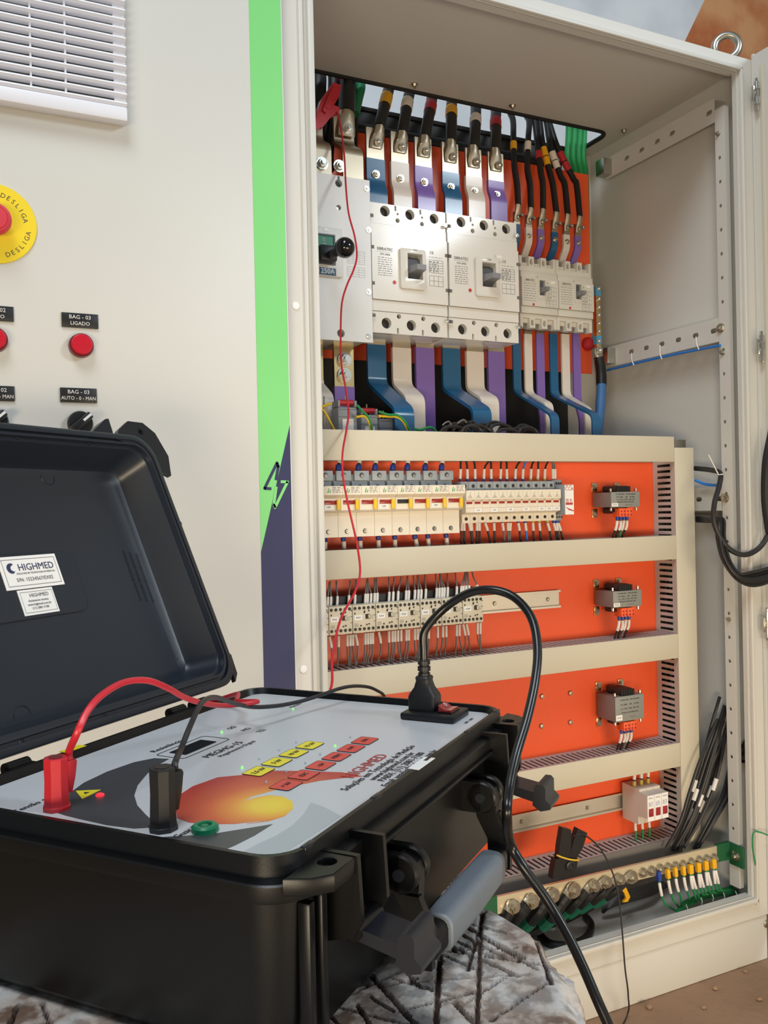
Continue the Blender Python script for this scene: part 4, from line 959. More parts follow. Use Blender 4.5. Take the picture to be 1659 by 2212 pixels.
# ================================================================ narrow fuse holders
NX0, NW = .8101, .01753
R_ = 1212
nzA = AY(1208, 1056.8, .095).z; nzB = AY(1208, 1075.4, .095).z; nzC = AY(1206, 1079, .098).z; nzD = AY(1206, 1103, .098).z; nzE = AY(1200, 1107, .112).z; nzF = AY(1200, 1124, .112).z; nzG = AY(1200, 1039, .114).z
def narrow():
    x0 = NX0; x1 = x0+NW-.0004
    t = thing('fuse_holder', '', 'fuse holder', (x0, .15, nzF), 'narrow cream fuse holders')
    prof = [(.157, nzF), (.112, nzF), (.112, nzE), (.098, nzD+.0005), (.098, nzC), (.095, nzB), (.095, nzA), (.118, nzA), (.157, nzA)]
    G().prism([(x0, a, b) for a, b in prof], (x1-x0, 0, 0)).done('body', 'fuse_cream', t)
    G().box(x0, x1, .114, .157, nzA+.0004, nzG, .0008).done('terminal_block', 'fuse_grey', t)
    g = G(); g.cyl((x0+NW*.5, .1136, (nzA+nzG)/2), .0032, .0006, 'y', 14); g.cyl((x0+NW*.5, .1118, (nzE+nzF)/2), .0032, .0006, 'y', 14); g.done('screw_hole', 'hole_dark', t)
    G().box(x0+.0016, x1-.0035, .0972, .0979, nzC-.0052, nzC-.0012).done('indicator_window', 'fuse_red', t)
    g = G(); z_ = (nzA+nzB)/2
    g.prism([(x0+.0075, .0949, z_+.001), (x0+.0085, .0949, z_+.001), (x0+.0100, .0949, z_+.0055)], (0, -.0002, 0)); g.done('logo', 'logo_green', t)
    g = G()
    for j in range(4): g.box(x0+.0065-.0013*j, x0+.0095+.0013*j, .0948, .0949, z_-.0009-.0016*j, z_-.0004-.0016*j)
    g.box(x0+.0005, x1-.0005, .0978, .0981, nzD+.0085, nzD+.0088); g.done('fine_print', 'print_grey', t)
    G().box(x1-.003, x1, .0962, .0975, nzC-.0008, nzC+.0030).done('tab', 'brass', t)
    return t
nf = narrow()
stn = {2: 'CSF4', 4: 'CSF5', 6: 'CSF6', 8: 'CSF7', 10: 'CSF8', 11: 'CSF9', 12: 'CSF10'}
for k in range(12):
    lab = '%s narrow fuse holder from the left%s' % (ORD[k], (', with the %s sticker' % stn[k+1]) if k+1 in stn else ', without a sticker')
    if k == 0: o = nf; o['label'] = lab
    else: o = dup(nf, (NX0+NW*k, .15, nzF), lab, 'narrow cream fuse holders')
    if k+1 in stn:
        x = NX0+NW*k; kk = G().box(x+.0008, x+NW-.0012, .0974, .0979, nzD+.0008, nzD+.0078).done('sticker', 'sticker', o); text('lettering', stn[k+1], .0036, 'print_grey', kk, (x+NW*.48, .0972, nzD+.0043))
# relay module with CCA face
a = AY(1219.5, 1046.7, .088); b = AY(1240, 1111.7, .088)
rm = thing('relay_module', 'slim grey module with red and white CCA face at the end of the fuse row', 'module', (a.x, .15, b.z))
z_t = AY(1210, 1036, .125).z; z_b = AY(1210, 1124.5, .125).z
G().box(a.x, b.x, .125, .157, z_b, z_t, .001).done('base', 'fuse_grey', rm); G().box(a.x, b.x, .0885, .1249, b.z, a.z, .001).done('body', 'fuse_grey', rm)
g = G()
for i in range(4):
    for z in (z_t-.007, z_b+.007): g.cyl((a.x+.003+.0055*i, .1248, z), .0019, .0004, 'y', 10)
g.done('terminal_hole', 'hole_dark', rm)
fc = G().box(a.x+.0003, b.x-.0003, .0875, .0884, b.z+.0005, a.z-.0005).done('face_label', 'sticker', rm)
h = a.z-b.z; wv = b.x-a.x
text('lettering', 'CCA', .0098, 'ink_red', fc, (a.x+wv*.48, .0872, b.z+h*.855), sx=.95)
g = G(); g.box(a.x+wv*.06, a.x+wv*.86, .0872, .0874, b.z+h*.33, b.z+h*.40); mark_lines(g, a.x+wv*.08, a.x+wv*.84, b.z+h*.40, b.z+h*.54, .0874, 3, .0006); mark_lines(g, a.x+wv*.08, a.x+wv*.84, b.z+h*.945, b.z+h*.98, .0874, 1, .0007)
g.prism([(a.x+.0008, .0873, b.z+h*.27), (a.x+wv*.4, .0873, b.z+h*.16), (a.x+wv*.97, .0873, b.z+h*.11), (a.x+wv*.97, .0873, b.z+h*.14), (a.x+wv*.4, .0873, b.z+h*.21)], (0, -.0002, 0)); g.done('red_print', 'ink_red', fc)
G().box(a.x+.0006, a.x+wv*.62, .0868, .0872, b.z+h*.63, b.z+h*.74).done('sticker', 'white_plain', fc)
# wires above / below the narrow holders
top = [(85, 'k', 'b'), (178, 'k', 'b'), (277, 'k', 'b'), (388, 'k', 'b'), (483, 'k', 'b'), (600, 'k', 'b'), (683, 'k', 'b'), (790, 'k', 'b'), (886, 'l', 'b'), (988, 'k', 'y'), (1078, 'k', 'y'), (1166, 'k', 'y'), (1272, 'g', 'r'), (1300, 'g', 'r')]
off = [10, -25, -25, 80, -15, 12, -10, 80, 60, 45, 8, 60, -15, -45]
wmm = {'k': 'wire_black', 'l': 'wire_blue', 'g': 'wire_grey'}; wf = {'b': 'ferrule_blue', 'y': 'ferrule_yellow', 'r': 'ferrule_red'}; cn = {'k': 'black', 'l': 'blue', 'g': 'grey'}
for k, ((cx_, cm, fm), d) in enumerate(zip(top, off)):
    s = (-1 if d < 0 else 1)
    q = [AY(*c5(cx_-4, 352), .130), AY(*c5(cx_-2, 315), .130), AY(*c5(cx_+s*4, 205), .130), AY(*c5(cx_+d*.35, 140), .131), AY(*c5(cx_+d, 78), .133)]
    tagged('control_wire', '%s wire with white marker above the narrow fuse holders, %s from the left' % (cn[cm], ORD[k]), 'wires above the narrow fuse holders', q, .0019, wmm[cm], .22, .52, wf[fm], .02, .20, .0026)
bot = [(100, 'k', 'b', 0), (130, 'k', 'b', 10), (195, 'k', 'b', 40), (225, 'k', 'b', 15), (297, 'k', 'b', 0), (328, 'k', 'b', 5), (402, 'k', 'b', 65), (515, 'k', 'b', 10), (622, 'g', 'b', 30), (692, 'g', 'r', 10), (725, 'g', 'r', -5), (825, 'k', 'b', 35), (915, 'l', 'b', 25), (1012, 'k', 'y', 15), (1093, 'k', 'y', 25), (1200, 'k', 'y', 55), (1280, 'k', 'b', 50), (1318, 'k', 'b', 25), (1338, 'k', 'b', 65)]
for k, (cx_, cm, fm, d) in enumerate(bot):
    y0 = 868
    q = [AY(*c5(cx_, y0-12), .130), AY(*c5(cx_+2, y0+25), .130), AY(*c5(cx_+d*.35, y0+80), .130), AY(*c5(cx_+d*.6, y0+145), .131), AY(*c5(cx_+d*.9, y0+235), .133), AY(*c5(cx_+d, y0+290), .134)]
    tagged('control_wire', '%s wire with white marker below the narrow fuse holders, %s from the left' % (cn[cm], ORD[k]), 'wires below the narrow fuse holders', q, .0021, wmm[cm], .17, .52, wf[fm], .0, .15, .0027)

# ================================================================ transformers
TX0, TX1, TY = 1.150, 1.2225, .105
def transformer(pyt, pyb, idx, label):
    za = AY(1353, pyt, TY).z; zb = AY(1353, pyb, TY).z; h = za-zb
    t = thing('control_transformer', label, 'transformer', ((TX0+TX1)/2, LPY, zb-.01), 'control transformers on the orange plate')
    G().box(TX0, TX1, TY+.0015, LPY-.004, zb, za, .0006).done('core', 'trafo_side', t)
    fp = G().box(TX0, TX1+.0005, TY-.0005, TY+.0014, zb-.0005, za+.0005, .0004).done('front_plate', 'trafo_front', t)
    for x in (TX0+.004, TX1-.004):
        for z, s in ((za+.0045, 1), (zb-.0045, -1)): G().cyl((x, TY+.006, z-.003*s if s > 0 else z+.003), .0026, .006*s, 'z', 8).done('stud', 'screw_metal', t)
    for z0, z1 in ((za+.0006, za+.013), (zb-.013, zb-.0006)): G().box(TX0+.018, TX1-.018, TY+.008, TY+.05, z0, z1, .004).done('coil', 'hole_dark', t)
    g = G()
    for i in range(7): g.box(TX0+.019+.0050*i, TX0+.0225+.0050*i, TY+.003, TY+.0078, za+.0008, za+.012)
    g.done('coil_former', 'black_plastic', t)
    for x, z in ((TX0+.002, za+.012), (TX0+.002, zb-.012), (TX1-.012, za+.012), (TX1-.012, zb-.012)):
        ft = G().box(x-.003, x+.010, LPY-.0035, LPY-.0002, z-.009, z+.009, .0005).done('mounting_foot', 'brass', t); bolt((x+.003, LPY-.0036, z+(.002 if z > za else -.002)), .0042, 'screw_metal', ft, .003, 'screw')
    y = TY-.0006
    text('lettering', 'TC PARA MB. + 10% 0.5% 60HZ', .0040, 'ink', fp, ((TX0+TX1)/2, y-.0002, za-h*.14), sx=.92)
    text('lettering', 'POT. 500VA      IP00      ISO 9002', .0036, 'ink', fp, ((TX0+TX1)/2, y-.0002, za-h*.33), sx=.92)
    text('lettering', 'CL. B   REG. TC PPM   TIPO. TMF', .0036, 'ink', fp, ((TX0+TX1)/2, y-.0002, za-h*.50), sx=.92)
    text('lettering', 'ENTRADA 0-380 SAIDA 0-220', .0036, 'ink', fp, ((TX0+TX1)/2, y-.0002, za-h*.66), sx=.92)
    text('lettering', '0   0   2   2', .0036, 'ink', fp, ((TX0+TX1)/2+.008, y-.0002, za-h*.86))
    sk = G().box(TX0+.0005, TX0+.0165, y-.0006, y-.0001, zb+h*.05, zb+h*.27).done('sticker', 'white_plain', fp); text('lettering', 'TR-0%d' % idx, .0044, 'print_grey', sk, (TX0+.0085, y-.0008, zb+h*.16))
    # orange plug terminal
    p0 = zb-.001; x0 = TX0+.0185
    tm = thing('terminal_plug', 'orange plug-in terminal under the %s transformer' % ('top', 'middle', 'bottom')[idx-1], 'terminal', (x0, TY, p0-.02), 'orange transformer terminals')
    for j in range(2): G().box(x0+.0168*j, x0+.0168*(j+1)-.0005, TY-.003, TY+.018, p0-.0185, p0-.0012, .0008).done('shell', 'terminal_orange', tm)
    g = G()
    for j in range(4): g.cyl((x0+.0046+.0083*j, TY-.0028, p0-.0075), .0020, .0005, 'y', 10); g.box(x0+.0027+.0083*j, x0+.0065+.0083*j, TY-.0034, TY-.003, p0-.0165, p0-.0125)
    g.done('terminal_hole', 'switch_red', tm)
    dz = {1: D2[1], 2: D3[1], 3: D4[1]}[idx]
    cols = ['wire_black', 'wire_black', 'wire_grey' if idx != 1 else 'wire_green', 'wire_black']
    for j in range(4):
        x = x0+.0046+.0083*j; l = p0-.0188-dz
        q = [Vector((x, TY+.010, p0-.0185)), Vector((x, TY+.010, p0-.0185-l*.2)), Vector((x+(-.001, .001, -.001, .0005)[j], TY+.012, p0-.0185-l*.5)), Vector((x-.002, TY+.018, p0-.0185-l*.8)), Vector((x-.004, TY+.022, dz-.004))]
        tagged('control_wire', '%s wire from the orange terminal of the %s transformer, %s from the left' % (cols[j].split('_')[1], ('top', 'middle', 'bottom')[idx-1], ORD[j]), 'transformer wires', q, .0022, cols[j], .24, .62, 'ferrule_blue', .0, .2, .0028)
transformer(1063, 1095, 1, 'topmost grey control transformer, beside the fuse row')
transformer(1276.5, 1310.5, 2, 'middle grey control transformer, right of the contactor rail')
transformer(1504, 1557, 3, 'lowest and tallest grey control transformer, right of four plate screws')

# ================================================================ contactors
KX0, KW = .5362-.0431, .0431
kzt = AY(1000, 1290, .09).z; kzb = AY(1000, 1347.5, .09).z
def contactor():
    x0 = KX0; x1 = x0+KW-.0005
    t = thing('contactor', '', 'contactor', (x0, .15, kzb), 'auxiliary contactors')
    G().box(x0, x1, .0935, .112, kzb, kzt, .0008).done('body', 'contactor', t)
    G().box(x0, x1, .1125, .157, kzb-.003, kzt+.014, .001).done('base', 'contactor_black', t)
    fp = G().box(x0+.0004, x1-.0004, .090, .0934, kzb+.0002, kzt-.0002, .0004).done('face', 'contactor', t)
    g = G(); h = kzt-kzb
    for i in range(5):
        for z in (kzt-h*.115, kzb+h*.14): g.cyl((x0+.0045+.0083*i, .0898, z), .0027, .0005, 'y', 12)
    for u, v in ((.10, .70), (.52, .76), (.70, .77), (.50, .72), (.35, .26), (.70, .30), (.60, .28)): g.box(x0+KW*u-.0013, x0+KW*u+.0013, .0896, .09, kzb+h*v-.0013, kzb+h*v+.0013)
    g.box(x0+KW*.93, x0+KW*.97, .0896, .09, kzb+h*.80, kzb+h*.84); g.box(x0+KW*.90, x0+KW*.985, .0896, .09, kzb+h*.60, kzb+h*.615); g.box(x0+KW*.90, x0+KW*.985, .0896, .09, kzb+h*.38, kzb+h*.395)
    g.done('terminal_hole', 'hole_dark', fp)
    G().box(x0+KW*.55, x0+KW*.74, .0892, .0898, kzb+h*.49, kzb+h*.66).done('slider', 'hole_dark', fp); G().box(x0+KW*.66, x0+KW*.72, .0880, .0892, kzb+h*.51, kzb+h*.64).done('slider_tab', 'contactor', fp)
    g = G(); grid_lines(g, x0+KW*.08, x0+KW*.22, kzb+h*.24, kzb+h*.34, .0899, 2, 2, .0002); mark_lines(g, x0+KW*.76, x0+KW*.9, kzb+h*.48, kzb+h*.62, .0899, 3, .0003); g.done('fine_print', 'print_grey', fp)
    return t
kt = contactor(); KL = []
kn = ['KA1', 'KA2', 'KA3', 'KA4', 'KA5', 'KA6', 'KA7', 'KA8']
for k in range(8):
    lab = '%s beige contactor from the frame, stickered %s' % (ORD[k], kn[k]) if k else 'first beige contactor, almost hidden by the cabinet frame'
    if k == 0: o = kt; o['label'] = lab
    else: o = dup(kt, (KX0+KW*k, .15, kzb), lab, 'auxiliary contactors')
    KL.append(o)
for k, o in enumerate(KL):
    x = KX0+KW*k; h = kzt-kzb
    sk = G().box(x+KW*.07, x+KW*.40, .0894, .0899, kzb+h*.46, kzb+h*.64).done('sticker', 'sticker', o); text('lettering', kn[k], .0048, 'print_grey', sk, (x+KW*.24, .0891, kzb+h*.55))
tt = [75, 105, 165, 275, 333, 430, 452, 483, 517, 543, 655, 693, 740, 815, 840, 897, 930, 957, 1000, 1102, 1128, 1153, 1175, 1207, 1292, 1335, 1355, 1380, 1408, 1482]
to = [20, -5, -5, 15, 15, 20, 5, -30, 5, -5, 0, 10, 30, 15, -8, -10, -5, -30, -5, -5, 8, -12, -40, 0, -10, 40, 30, 5, -10, -45]
for k, (cx_, d) in enumerate(zip(tt, to)):
    y1 = 405-.082*cx_-(.0 if cx_ < 1000 else 0); y0 = y1-95; ye = 172-.071*cx_-6
    q = [AY(*c7(cx_-2, y1+8), .1075), AY(*c7(cx_, y1), .1075), AY(*c7(cx_+4, y0), .1085), AY(*c7(cx_+d*.6, (y0+ye)/2), .114), AY(*c7(cx_+d, ye), .122)]
    tagged('control_wire', 'grey wire with white marker above the contactors, %s from the frame' % ORD[k], 'wires above the contactors', q, .0013, 'wire_grey', .22, .50, 'ferrule_red', .10, .2, .0024)
tb_ = [62, 95, 180, 262, 290, 315, 340, 430, 455, 480, 503, 560, 655, 688, 712, 740, 770, 818, 842, 898, 925, 950, 1030, 1115, 1163, 1195, 1293, 1320, 1355, 1387, 1490, 1517]
bo = [15, 10, -10, 15, 0, 25, 10, -10, -15, -20, -10, 0, 0, -10, -15, 20, -5, -15, -15, 10, 15, -25, -10, -15, -20, -10, -8, 30, 15, 30, 30, 0]
for k, (cx_, d) in enumerate(zip(tb_, bo)):
    y0 = 690-.092*cx_; y1 = y0+92; ye = 985-.105*cx_-22
    s = 18 if k in (1, 6, 28, 29, 11) else 0
    q = [AY(*c7(cx_-2, y0-8), .118), AY(*c7(cx_, y0), .118), AY(*c7(cx_+s, y1), .118), AY(*c7(cx_+s+d*.3, (y1+ye)/2), .120), AY(*c7(cx_+d, ye-20), .124), AY(*c7(cx_+d-4, ye+30), .126)]
    tagged('control_wire', 'grey wire with white marker below the contactors, %s from the frame' % ORD[k], 'wires below the contactors', q, .0014, 'wire_grey', .17, .42, 'ferrule_red', .05, .16, .0024)

# ================================================================ three pole surge protector
ca = lambda a, b: (1040+.3731*a, 1430+.3731*b)
sx = 1.207; spw = .0183
SYF = .082
zt_ = AY(*ca(985, 775), SYF).z; zb_ = AY(*ca(985, 912), SYF).z
zu = AY(*ca(960, 722), .110).z; zlw = AY(*ca(955, 930), .110).z
sp_ = thing('surge_protector', 'three-pole cream surge protector with red windows on the lowest rail', 'surge protector', (sx, .155, zlw))
for k in range(3):
    x0 = sx+spw*k; x1 = x0+spw-.0005
    prof = [(.156, zlw-.001), (.110, zlw), (.110, zb_+.001), (SYF+.001, zb_+.002), (SYF+.001, zt_), (.105, zt_+.003), (.105, zu), (.156, zu+.0)]
    b_o = G().prism([(x0, p, q) for p, q in prof], (x1-x0, 0, 0)).done('pole', 'surge_body', sp_)
    ff = G().box(x0+.0004, x1-.0004, SYF, SYF+.0009, zb_-.003, zt_+.001).done('face_label', 'white_plain', sp_)
    hh = zt_-zb_
    G().box(x0+.0028, x1-.0028, SYF-.0006, SYF-.0001, zb_+hh*.12, zb_+hh*.46, .0002).done('red_window', 'switch_red', ff)
    text('lettering', 'DPS-0%d' % (k+1), .0036, 'print_grey', ff, ((x0+x1)/2, SYF-.0003, zt_-hh*.10))
    g = G(); mark_lines(g, x0+.003, x1-.003, zb_+hh*.54, zb_+hh*.74, SYF, 4, .0004); g.done('blue_print', 'ferrule_blue', ff)
    g = G(); g.cyl((x0+spw*.5, .1048, zu-.010), .0036, .0006, 'y', 14); g.done('screw_hole', 'trafo_side', b_o); bolt((x0+spw*.5, .1043, zu-.010), .0022, 'steel', b_o, .001, 'screw')
    # wires
    q = [Vector((x0+spw*.4, .128, zu-.002)), Vector((x0+spw*.42, .128, zu+.010)), Vector((x0+spw*.47, .128, zu+.024)), Vector((x0+spw*.5, .128, D4[0]+.002))]
    tagged('control_wire', 'black wire with white marker entering the surge protector from above, %s pole' % ORD[k], 'wires above the surge protector', q, .0024, 'wire_black', .40, .98, 'ferrule_yellow', .0, .32, .0034)
    q = [Vector((x0+spw*.45, .128, zlw)), Vector((x0+spw*.45, .128, zlw-.012)), Vector((x0+spw*.5, .128, zlw-.026)), Vector((x0+spw*.55, .130, z5-.004))]
    tagged('control_wire', 'green wire with white marker below the surge protector, %s pole' % ORD[k], 'wires below the surge protector', q, .0022, 'wire_green', .05, .52, None, 0, 0, .0028)

# ================================================================ earth bar
cb_ = lambda a, b: (1040+.3731*a, 1680+.3731*b)
EY = .052
def eb(a, b, dy=0.0): return AY(*cb_(a, b), EY+dy)
E0 = eb(95, 690); E1 = eb(1365, 395); E2 = eb(1365, 490); E3 = eb(120, 775)
sl = (E1.z-E0.z)/(E1.x-E0.x); xl = E0.x-.004
zA0 = E0.z+(xl-E0.x)*sl; hgt = (E1.z-E2.z)*.5+(E0.z-E3.z)*.5
ebar = thing('earth_bar', 'long bare metal earth bar with a row of bolts across the cabinet bottom', 'busbar', ((xl+E1.x)/2, EY, E1.z-hgt))
G().prism([(xl, EY, zA0), (E1.x, EY, E1.z), (E1.x, EY, E1.z-hgt), (xl, EY, zA0-hgt)], (0, .006, 0)).done('bar', 'earth_metal', ebar)
G().prism([(E1.x-.001, EY-.001, E1.z+.002), (E1.x+.036, EY-.001, E1.z+.002), (E1.x+.036, EY-.001, E1.z-hgt-.004), (E1.x-.001, EY-.001, E1.z-hgt-.002)], (0, .009, 0)).done('green_end', 'bracket_green', ebar)
G().prism([(xl-.03, EY-.001, zA0+.002), (xl+.002, EY-.001, zA0+.002), (xl+.002, EY-.001, zA0-hgt-.002), (xl-.03, EY-.001, zA0-hgt-.002)], (0, .008, 0)).done('green_end', 'bracket_green', ebar)
a = AX(*cb_(1440, 365), 1.3985); b = AX(*cb_(1525, 520), 1.3985)
g = G(); g.box(1.395, 1.3995, b.y, a.y, b.z-.004, a.z-.002, .0008); br = g.done('green_bracket', 'bracket_green', ebar)
p = AX(*cb_(1475, 455), 1.395); bolt((1.3948, p.y, p.z), .007, 'screw_metal', br, .005, 'bolt', (-1, 0, 0))
bolts = [(178, 740, 7), (285, 710, 7.5), (405, 675, 7.5), (525, 645, 8), (640, 622, 7), (712, 600, 6.5), (792, 585, 6), (860, 570, 7), (930, 548, 5.5), (980, 537, 5.5), (1028, 525, 5.5), (1075, 515, 5), (1118, 508, 5), (1163, 500, 5), (1210, 487, 5), (1257, 475, 5), (1300, 468, 5), (1342, 462, 5)]
for a_, b_, r in bolts: p = eb(a_, b_); bolt((p.x, EY-.0005-(.004 if r > 5.6 else .0), p.z), r*.00125, 'screw_metal', ebar, .006)
# big lugs with black cables
big = [((178, 740), (120, 850), (60, 960)), ((285, 710), (215, 790), (120, 900)), ((405, 675), (320, 790), (230, 880)), ((525, 645), (430, 770), (345, 865)), ((640, 622), (540, 730), (440, 820)), ((712, 600), (610, 700), (500, 800)), ((792, 585), (690, 680), (560, 770)), ((860, 570), (770, 660), (640, 740))]
for k, (p0, p1, p2) in enumerate(big):
    A = eb(*p0, -.003); B = AY(*cb_(p0[0]*.68+p1[0]*.32, p0[1]*.68+p1[1]*.32), EY-.004); Cc = AY(*cb_(*p1), EY+.0); Dd = AY(*cb_(*p2), EY+.03); Ee = Vector((Dd.x-.05, .13, .115))
    t = cable('earth_cable', 'thick black earth cable with shiny lug on the earth bar, %s bolt from the left' % ORD[k], 'cable', [B, B.lerp(Cc, .5), Cc, Dd, Ee], .0110 if k < 4 else .0082, 'cable_black', [('green_sleeve', .62, .74, 'heatshrink_green', .0116 if k < 4 else .0089)], 'thick earth cables', 10)
    ax = (B-A); q = ax.normalized(); sd = Vector((q.z, 0, -q.x)); g = G(); R0 = .0145 if k < 4 else .0105; sec = []
    for f, wv, dv in ((-.55, R0*.55, .0012), (-.3, R0*.95, .0014), (.25, R0, .0016), (.7, R0*.85, .005), (1.15, R0*.8, R0*.75)):
        c = A+ax*f; sec.append([c+sd*(wv*math.cos(j*PI/6))+Vector((0, dv*math.sin(j*PI/6), 0)) for j in range(12)])
    g.rings(sec); g.done('lug', 'tinned', t)
# small yellow lugs and green wires
sl_ = [(1025, 575, 'b', 1), (1077, 560, 'y', 1), (1120, 550, 'y', 1), (1167, 542, 'y', 1), (1212, 533, 'y', 2), (1257, 523, 'y', 2), (1300, 512, 'y', 2), (1345, 502, 'y', 2)]
dest = [(1130, 775), (1140, 745), (1160, 755), (1205, 700), (1250, 715), (1330, 665), (1400, 660), (1470, 650)]
kk = 0
for k, (a_, b_, cm, nw) in enumerate(sl_):
    tp = eb(bolts[10+k][0]+2, bolts[10+k][1]+12, -.006)
    for j in range(nw):
        o_ = (j-.5*(nw-1))*17
        A = eb(a_+o_*.4, b_-25, -.008); B = eb(a_+o_*.5+4, b_+22, -.010); Cc = eb(a_+o_+14, b_+85, -.012); Dd = AY(*cb_(a_+o_*1.2+35, b_+150), EY-.004); Ee = AY(*cb_(*dest[k]), EY+.01)
        bands = [('marker_sleeve', .30, .58, 'sleeve_white', .0030)]
        t = cable('earth_wire', 'green wire with white marker hanging from the earth bar, %s from the left' % ORD[kk], 'wire', [A, B, Cc, Dd, Ee], .0021, 'wire_green', bands, 'green wires on the earth bar', 8, 5)
        if j == 0:
            g = G(); w_ = .0038 if nw == 1 else .0052
            g.rings([[(c.x+w_*f*sx_, c.y+.0035*sy_*f, c.z) for sx_, sy_ in ((-1, -1), (1, -1), (1, 1), (-1, 1))] for c, f in ((A+Vector((0, 0, .002)), .8), (A.lerp(B, .1), 1), (A.lerp(B, .9), 1), (B, .9))]); g.done('insulated_lug', 'lug_yellow' if cm == 'y' else 'ferrule_blue', t)
        kk += 1
# harness of green wires on the cabinet floor
for k in range(4):
    q = [AY(*cb_(1130+10*k, 775-9*k), EY+.006*k), AY(*cb_(1180, 745-8*k), EY+.01+.005*k), AY(*cb_(1270, 705-8*k), EY+.012+.005*k), AY(*cb_(1380, 680-9*k), EY+.014+.006*k), AY(*cb_(1480, 660-12*k), EY+.02+.006*k)]
    cable('earth_wire', 'green wire lying in the harness on the cabinet floor, %s from the front' % ORD[k], 'wire', q, .0034, 'wire_green', (), 'green harness on the cabinet floor', 8)
for k, (a_, b_) in enumerate(((1185, 765), (1270, 725), (1335, 705), (1400, 695), (1470, 685))):
    p = AY(*cb_(a_, b_-30), EY-.004); q = AY(*cb_(a_+4, b_+10), EY-.006)
    tag(G().tube([p, p.lerp(q, .5)+Vector((0, -.003, 0)), q], .0011, 6, 3).done('zip_tie', 'zip_tie'), 'clear zip tie round the green floor harness, %s from the left' % ORD[k], 'zip tie', 'zip ties on the green harness')
# black bundle behind the bar, yellow tape, cable ring on the floor
rr = random.Random(9)
for k in range(9):
    q = [AY(*cb_(1030+6*k, 600+3*k), .12+.005*k), AY(*cb_(960+4*k, 625+6*k), .115), AY(*cb_(880, 650+7*k), .11), AY(*cb_(800-6*k, 680+8*k), .11), AY(*cb_(700, 740+5*k), .12)]
    cable('control_wire', 'black wire running behind the earth bar to the left, %s of the bundle' % ORD[k], 'wire', q, .0032, 'wire_black', (), 'black wires behind the earth bar', 6, 4)
p = AY(*cb_(838, 682), .085); g = G(); pts = [AY(*cb_(a_, b_), .092) for a_, b_ in ((808, 645), (838, 636), (862, 690), (848, 718), (820, 722), (822, 715), (838, 700), (828, 668))]
g.prism(pts, (0, .004, 0)); tag(g.done('tape_flag', 'lug_yellow'), 'yellow tape flag on the black wires under the earth bar', 'tape')
q = [AZ(*cb_(600, 800), .108), AZ(*cb_(635, 850), .108), AZ(*cb_(610, 920), .108), AZ(*cb_(520, 965), .108), AZ(*cb_(400, 960), .108), AZ(*cb_(330, 900), .108)]
cable('earth_cable', 'thick black cable curled on the cabinet floor below the earth bar', 'cable', q, .007, 'cable_black')

# ================================================================ spare wires at the right, cable loops to the door
fan = [(1380, 200), (1408, 250), (1418, 262), (1452, 250), (1440, 300), (1395, 300), (1402, 340), (1368, 330), (1425, 380), (1410, 430), (1578, 365), (1574, 400), (1570, 440), (1564, 480), (1556, 520), (1570, 560)]
mids = [1300, 1332, 1352, 1398, 1384, 1318, 1342, 1284, 1368, 1358, 1470, 1482, 1462, 1478, 1455, 1490]
tagt = {0: .46, 5: .40, 2: .36, 3: .47, 4: .42, 8: .32, 1: .26}
for k, (a_, b_) in enumerate(fan):
    Y = .095-.006*(k % 4); s_ = (mids[k]-1330)
    E_ = AY(*ca(1108+s_*.9+4*(k % 3), 1100-8*(k % 4)), Y+.01); Cc = AY(*ca(1195+s_*.95, 925), Y); Mm = AY(*ca(mids[k]-75+s_*.15, 760), Y); Mid = AY(*ca(mids[k]-22+s_*.1, 590), Y if k < 10 else .06)
    T = AY(*ca(a_, b_), .085 if k < 10 else .02); Um = Mid.lerp(T, .5)+Vector((-.002+.001*(k % 3), 0, 0))
    bands = [('marker_sleeve', tagt[k]-.05, tagt[k]+.03, 'sleeve_white', .0046)] if k in tagt else []
    cable('control_wire', 'spare black wire fanning up beside the right post, %s of the bundle' % ORD[k], 'wire', [E_, Cc, Mm, Mid, Um, T], .0033, 'wire_black', bands, 'spare black wires at the right', 8, 5)
c6 = lambda a, b: (1240+.2526*a, 980+.2526*b)
for k in range(10):
    d = (0, 16, 30, 9, 42, 22, 52, 36, 60, 48)[k]; dy = .004*(k % 3)
    q = [AY(*c6(1050, 545+d*.5), .11), AY(*c6(1170, 560+d*.3), .06-dy), AY(*c6(1215+d, 560), .03-dy), AY(*c6(1225+d, 720), .012-dy), AY(*c6(1270+d*.9, 900), .0-dy), AY(*c6(1380+d*.5, 1060-d*.6), -.015-dy), AY(*c6(1520, 1128-d*1.9), -.02-dy), AY(*c6(1680, 1085-d*1.9), -.03-dy), AY(*c6(1800, 950-d), -.04)]
    cable('door_cable', 'black wire of the thick loop hanging towards the open door, %s of the bundle' % ORD[k], 'cable', q, .0034, 'cable_black', (), 'thick wire loop to the door', 8, 5)
q = [AY(*c6(1035, 125), .11), AY(*c6(1170, 140), .06), AY(*c6(1250, 170), .03), AY(*c6(1240, 280), .02), AY(*c6(1200, 430), .012), AY(*c6(1200, 600), .008), AY(*c6(1300, 790), 0), AY(*c6(1450, 865), -.01), AY(*c6(1590, 800), -.02), AY(*c6(1690, 640), -.03)]
cable('door_cable', 'single dark cable looping from the post tie out to the open door', 'cable', q, .0052, 'wire_black', ())
p0 = AY(*c6(1235, 180), .018); p1 = AY(*c6(1150, 10), .018)
tag(G().tube([p0+Vector((.012, 0, .001)), p0, p1], .0012, 6, 1).done('zip_tie', 'zip_tie'), 'white zip tie with long tail holding the dark cable to the post', 'zip tie')
q = [AY(*c6(1035, 225), .11), AY(*c6(1120, 260), .09), AY(*c6(1230, 272), .055)]
cable('control_wire', 'short blue wire crossing behind the post beside the vertical duct', 'wire', q, .003, 'wire_blue')
